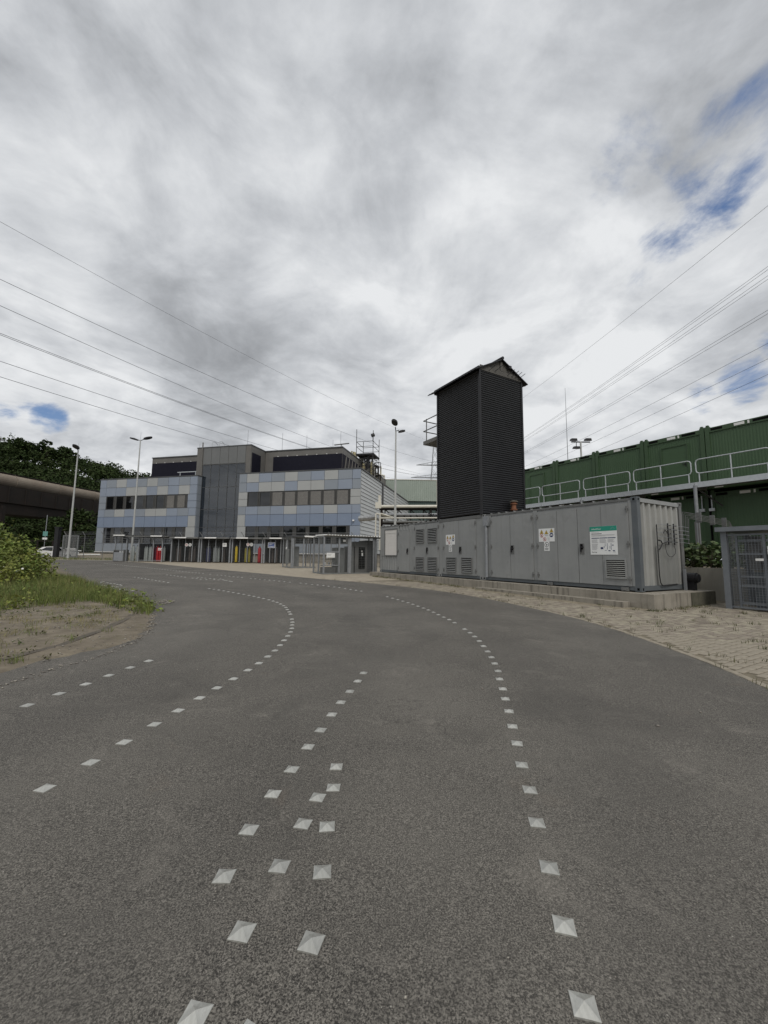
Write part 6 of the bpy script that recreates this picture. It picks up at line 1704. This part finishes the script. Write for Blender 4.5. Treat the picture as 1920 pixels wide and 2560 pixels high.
# undergrowth behind the fence
C = []
for k in range(90):
    x = random.uniform(-85, -38); y = random.uniform(62, 86); r_ = random.uniform(1.0, 2.4)
    p, _s = crown_cards((x, y, 0.7 + r_ * .6), r_, 160, 0.5); C.append(p)
V, F = leaf_cards(np.concatenate(C), 0.5, 0.8, 0.7)
stuff(arr_mesh('undergrowth', V, F, 'darkleaf'), 'dark undergrowth behind the fence on the left')
# wooded rise behind the camera, seen only as the dark reflection in the glazing
C = []
for k in range(150):
    x = -150 + (k % 50) * 7.0 + random.uniform(-3, 3); y = -105 - (k // 50) * 9 + random.uniform(-3, 3); r_ = random.uniform(5, 8)
    p, _s = crown_cards((x, y, 9 + (k // 50) * 4 + random.uniform(-2, 2)), r_, 110, 1.0); C.append(p)
V, F = leaf_cards(np.concatenate(C), 2.6, 0.8, 0.8)
stuff(arr_mesh('treeline', V, F, 'darkleaf'), 'line of trees on the far side of the road, behind the viewpoint')
bm = bmesh.new()
ring_ = [[bm.verts.new((x, y, z)) for x in (-200, -80, 40, 160, 260)] for y, z in ((-95, -0.6), (-112, 12), (-140, 18), (-200, 18))]
for j in range(3):
    for i in range(4): bm.faces.new((ring_[j][i], ring_[j][i + 1], ring_[j + 1][i + 1], ring_[j + 1][i]))
me = bpy.data.meshes.new('hill'); bm.to_mesh(me); bm.free()
structure(link('hill', me, 'hillsoil'), 'wooded rise behind the viewpoint')
# white pipe rail along the building base
wr = thing('pipe_rail', 'low white pipe run on short supports on the grass by the building', 'pipes', (-40.5, 50.5, 1.0), R(-8))
MB().tube([(0, 0, 0.55), (0.25, 0, 0.95), (2.5, 0, 0.95)], 0.09, 8).tube([(-0.4, 0.5, 0.5), (-0.2, .5, 0.25), (5.5, 0.5, 0.3)], 0.09, 8).tube([(0.8, 0.3, 0.75), (3, 0.3, 0.75)], 0.06, 8).build('pipe', 'white', wr)
for x in (0.6, 2.8, 5): MB().box(x - 0.05, x + 0.05, 0.45, 0.55, -0.3, 0.25).build('support', 'dgrey', wr)
# grass bank
bk = MB()
bk.add([(-26, 44.6, 0.60), (-30, 46.1, 0.66), (-75, 46.1, 0.66), (-75, 53, 1.5), (-36, 53, 1.5), (-27, 47, 0.9)], [(0, 1, 5), (1, 2, 3, 4), (1, 4, 5)])
structure(bk.build('grass_bank', 'earth', fix=True), 'low bank between the road and the fence')
# parked car
car = thing('parked_car', 'white hatchback car parked beyond the bush on the left', 'car', (-39.9, 49.8, 0.75), R(205))
prof = [(-1.95, 0.35), (-1.98, 0.62), (-1.85, 0.86), (-1.0, 0.98), (-0.35, 1.40), (0.55, 1.50), (1.35, 1.42), (1.80, 1.05), (1.92, 0.90), (1.95, 0.45), (1.85, 0.30), (-1.85, 0.28)]
b = MB()
n = len(prof)
vs = []
for y, k in ((-0.83, 0.0), (-0.86, 0), (0.86, 0), (0.83, 0)):
    for x, z in prof:
        inset = 0.16 * max(0, (z - 0.95) / 0.55)
        vs.append((x, y - math.copysign(inset, y), z))
b.add(vs, [tuple(range(n))] + [(i + j * n, (i + 1) % n + j * n, (i + 1) % n + (j + 1) * n, i + (j + 1) * n) for j in range(3) for i in range(n)] + [tuple(range(4 * n - 1, 3 * n - 1, -1))])
b.build('body', 'carwhite', car)
for sgn in (-1, 1):
    b = MB()
    for poly in ([(-0.75, 1.0), (-0.30, 1.33), (0.30, 1.40), (0.30, 1.0)], [(0.38, 1.0), (0.38, 1.40), (1.0, 1.38), (1.45, 1.05)]):
        pts = [(x, sgn * (0.875 - 0.16 * max(0, (z - 0.95) / 0.55)), z) for x, z in poly]
        b.add(pts + [(x, y - sgn * 0.02, z) for x, y, z in pts], [(0, 1, 2, 3), (7, 6, 5, 4)])
    b.build('side_window', 'carglass', car)
b = MB().add([(1.46, -0.62, 1.38), (1.46, 0.62, 1.38), (1.80, 0.70, 1.08), (1.80, -0.70, 1.08)], [(0, 1, 2, 3)]); b.build('rear_window', 'carglass', car)
b = MB().add([(-0.95, -0.70, 1.03), (-0.95, 0.70, 1.03), (-0.42, 0.60, 1.38), (-0.42, -0.60, 1.38)], [(0, 1, 2, 3)]); b.build('windscreen', 'carglass', car)
for sgn in (-1, 1):
    MB().box(1.84, 1.965, sgn * 0.72 - 0.13, sgn * 0.72 + 0.13, 0.78, 1.0).build('tail_light', 'lightred', car)
    MB().box(-1.97, -1.85, sgn * 0.65 - 0.15, sgn * 0.65 + 0.15, 0.68, 0.82).build('headlight', 'signwhite', car)
    for x in (-1.25, 1.25):
        MB().tube([(x, sgn * 0.70, 0.31), (x, sgn * 0.89, 0.31)], 0.31, 16).build('tyre', 'rubber', car)
        MB().tube([(x, sgn * 0.88, 0.31), (x, sgn * 0.90, 0.31)], 0.19, 12).build('rim', 'galvd', car)
MB().box(1.945, 1.965, -0.26, 0.26, 0.60, 0.72).build('number_plate', 'signwhite', car)
# gate, dark posts and dark rail beyond the bush
gt = thing('mesh_gate', 'dense grey mesh gate leaf between dark posts left of the fence', 'gate', (-38.2, 48.2, 0.95), R(-8))
MB().box(0, 0.1, 0, 0.1, 0, 2.6).box(2.0, 2.1, 0, 0.1, 0, 2.6).box(0.1, 2.0, 0, 0.08, 2.5, 2.6).box(.1, 2.0, 0, 0.08, 0.05, 0.13).build('gate_frame', 'cagegrey', gt)
stuff(mesh_panel(MB(), (0.1, 0.04), (2.0, 0.04), 0.13, 2.5, 0.07, 0.012).build('mesh', 'cagegrey', gt, fix=False))
dp = thing('gate_post', 'thick black gate post beside the mesh gate', 'post', (-39.0, 48.4, 0.8), R(-8)); MB().box(-0.25, 0.25, -.2, .2, 0, 3.6).build('post', 'black', dp); MB().box(-0.3, 0.3, -.25, .25, 3.6, 3.75).build('cap', 'black', dp)
dr = thing('dark_fence', 'low dark railing fence beyond the bush', 'fence', (-52, 52, 0.7), R(-3))
for x in np.arange(0, 12.1, 2): MB().box(x - 0.06, x + 0.06, -.06, .06, 0, 2.3).build('fence_post', 'girder', dr)
for z in (2.2, 1.2): MB().box(-0.1, 12.1, -0.04, 0.04, z, z + 0.1).build('rail', 'girder', dr)
sg = thing('road_sign', 'small teal sign on a thin pole beyond the bush', 'sign', (-43.5, 52, 0.7)); MB().tube([(0, 0, 0), (0, 0, 5.6)], 0.045, 6).build('pole', 'galvd', sg); MB().box(-0.3, 0.3, -0.04, 0.0, 2.9, 3.5).build('sign_plate', 'teal', sg); MB().box(-0.3, 0.3, -0.04, 0.0, 2.45, 2.7).build('lower_plate', 'signwhite', sg)

# ------------------------------------------------------------------ overhead line
py_ = thing('pylon', 'lattice power pylon far behind the black tower', 'pylon', (23, 180, 0.7))
b = MB(); w0, w1, ht = 4.2, 0.7, 52
cs = [(-1, -1), (1, -1), (1, 1), (-1, 1)]
def wz(z): return w0 + (w1 - w0) * z / ht
lv = [0, 9, 17, 24, 30, 35.5, 40.5, 45, 49, 52]
for x, y in cs: b.bar((x * w0, y * w0, 0), (x * w1, y * w1, ht), 0.2)
for z0, z1 in zip(lv[:-1], lv[1:]):
    for (x, y), (x2, y2) in zip(cs, cs[1:] + cs[:1]):
        b.bar((x * wz(z0), y * wz(z0), z0), (x2 * wz(z1), y2 * wz(z1), z1), 0.10)
        b.bar((x2 * wz(z0), y2 * wz(z0), z0), (x * wz(z1), y * wz(z1), z1), 0.10)
b.build('lattice', 'galvd', py_)
for z, L_ in ((36.5, 11), (42.3, 8.5)):
    b = MB()
    for sx in (-1, 1):
        b.bar((0, 0, z + 1.6), (sx * L_, 0, z), 0.2).bar((0, -0.8, z), (sx * L_, 0, z), 0.25).bar((0, 0.8, z), (sx * L_, 0, z), 0.25)
        for k in range(1, 5):
            x = sx * L_ * k / 5; b.bar((x, 0, z), (x, 0, z + 1.6 * (1 - k / 5)), 0.1)
    b.build('crossarm', 'galvd', py_)
def px_ray(px, py2):
    a, b2 = (px - 960) / 1010.0, (1280 - py2) / 1010.0
    d = _r2 * a + _u2 * b2 + _f
    return d
def wire(label, e, f, ye=46.0, yf=182.0, sag=2.5, r_=0.028, twin=0.0):
    de, df = px_ray(*e), px_ray(*f)
    Q = de * (ye / de.y) + Vector((0, 0, CAM_H)); P = df * (yf / df.y) + Vector((0, 0, CAM_H))
    pts = []
    for i in range(-12, 41):
        s_ = i / 40
        p = Q.lerp(P, s_); p.z -= sag * 4 * s_ * (1 - s_)
        pts.append(p)
    o = Q
    m = MB().tube([p - o for p in pts], r_, 5)
    w = m.build('power_line', 'wire', None, fix=False); w.location = o
    tag(w, label, 'power line', 'overhead power lines')
LW = [((0, 554), (1100, 1112)), ((0, 698), (1078, 1153)), ((0, 764), (1050, 1184)), ((0, 833), (1045, 1188)), ((0, 837), (1047, 1189)), ((0, 903), (1062, 1207)), ((0, 942), (1010, 1205))]
LN = ['highest overhead wire on the left side of the sky', 'second highest overhead wire on the left side of the sky', 'third highest overhead wire on the left side of the sky', 'upper wire of the close pair on the left side of the sky', 'lower wire of the close pair on the left side of the sky', 'second lowest overhead wire on the left side of the sky', 'lowest overhead wire on the left, just above the wooded hill']
for (e, f), n_ in zip(LW, LN): wire(n_, e, f, r_=0.022 if '554' in str(e) else 0.032)
RW = [((1920, 514), (1150, 1103)), ((1920, 666), (1150, 1190)), ((1920, 674), (1151, 1190)), ((1920, 689), (1152, 1192)), ((1920, 698), (1153, 1192)), ((1920, 775), (1150, 1208)), ((1920, 784), (1152, 1209)), ((1920, 858), (1150, 1232)), ((1920, 897), (1165, 1232)), ((1920, 936), (1185, 1240))]
RN = ['highest overhead wire on the right side of the sky', 'top wire of the bundle of four on the right', 'second wire of the bundle of four on the right', 'third wire of the bundle of four on the right', 'bottom wire of the bundle of four on the right', 'upper wire of the twin pair below the bundle on the right', 'lower wire of the twin pair below the bundle on the right', 'single overhead wire below the twin pair on the right', 'second lowest overhead wire on the right', 'lowest overhead wire on the right, just above the green cabins']
for (e, f), n_ in zip(RW, RN): wire(n_, e, f, sag=1.5, r_=0.022)
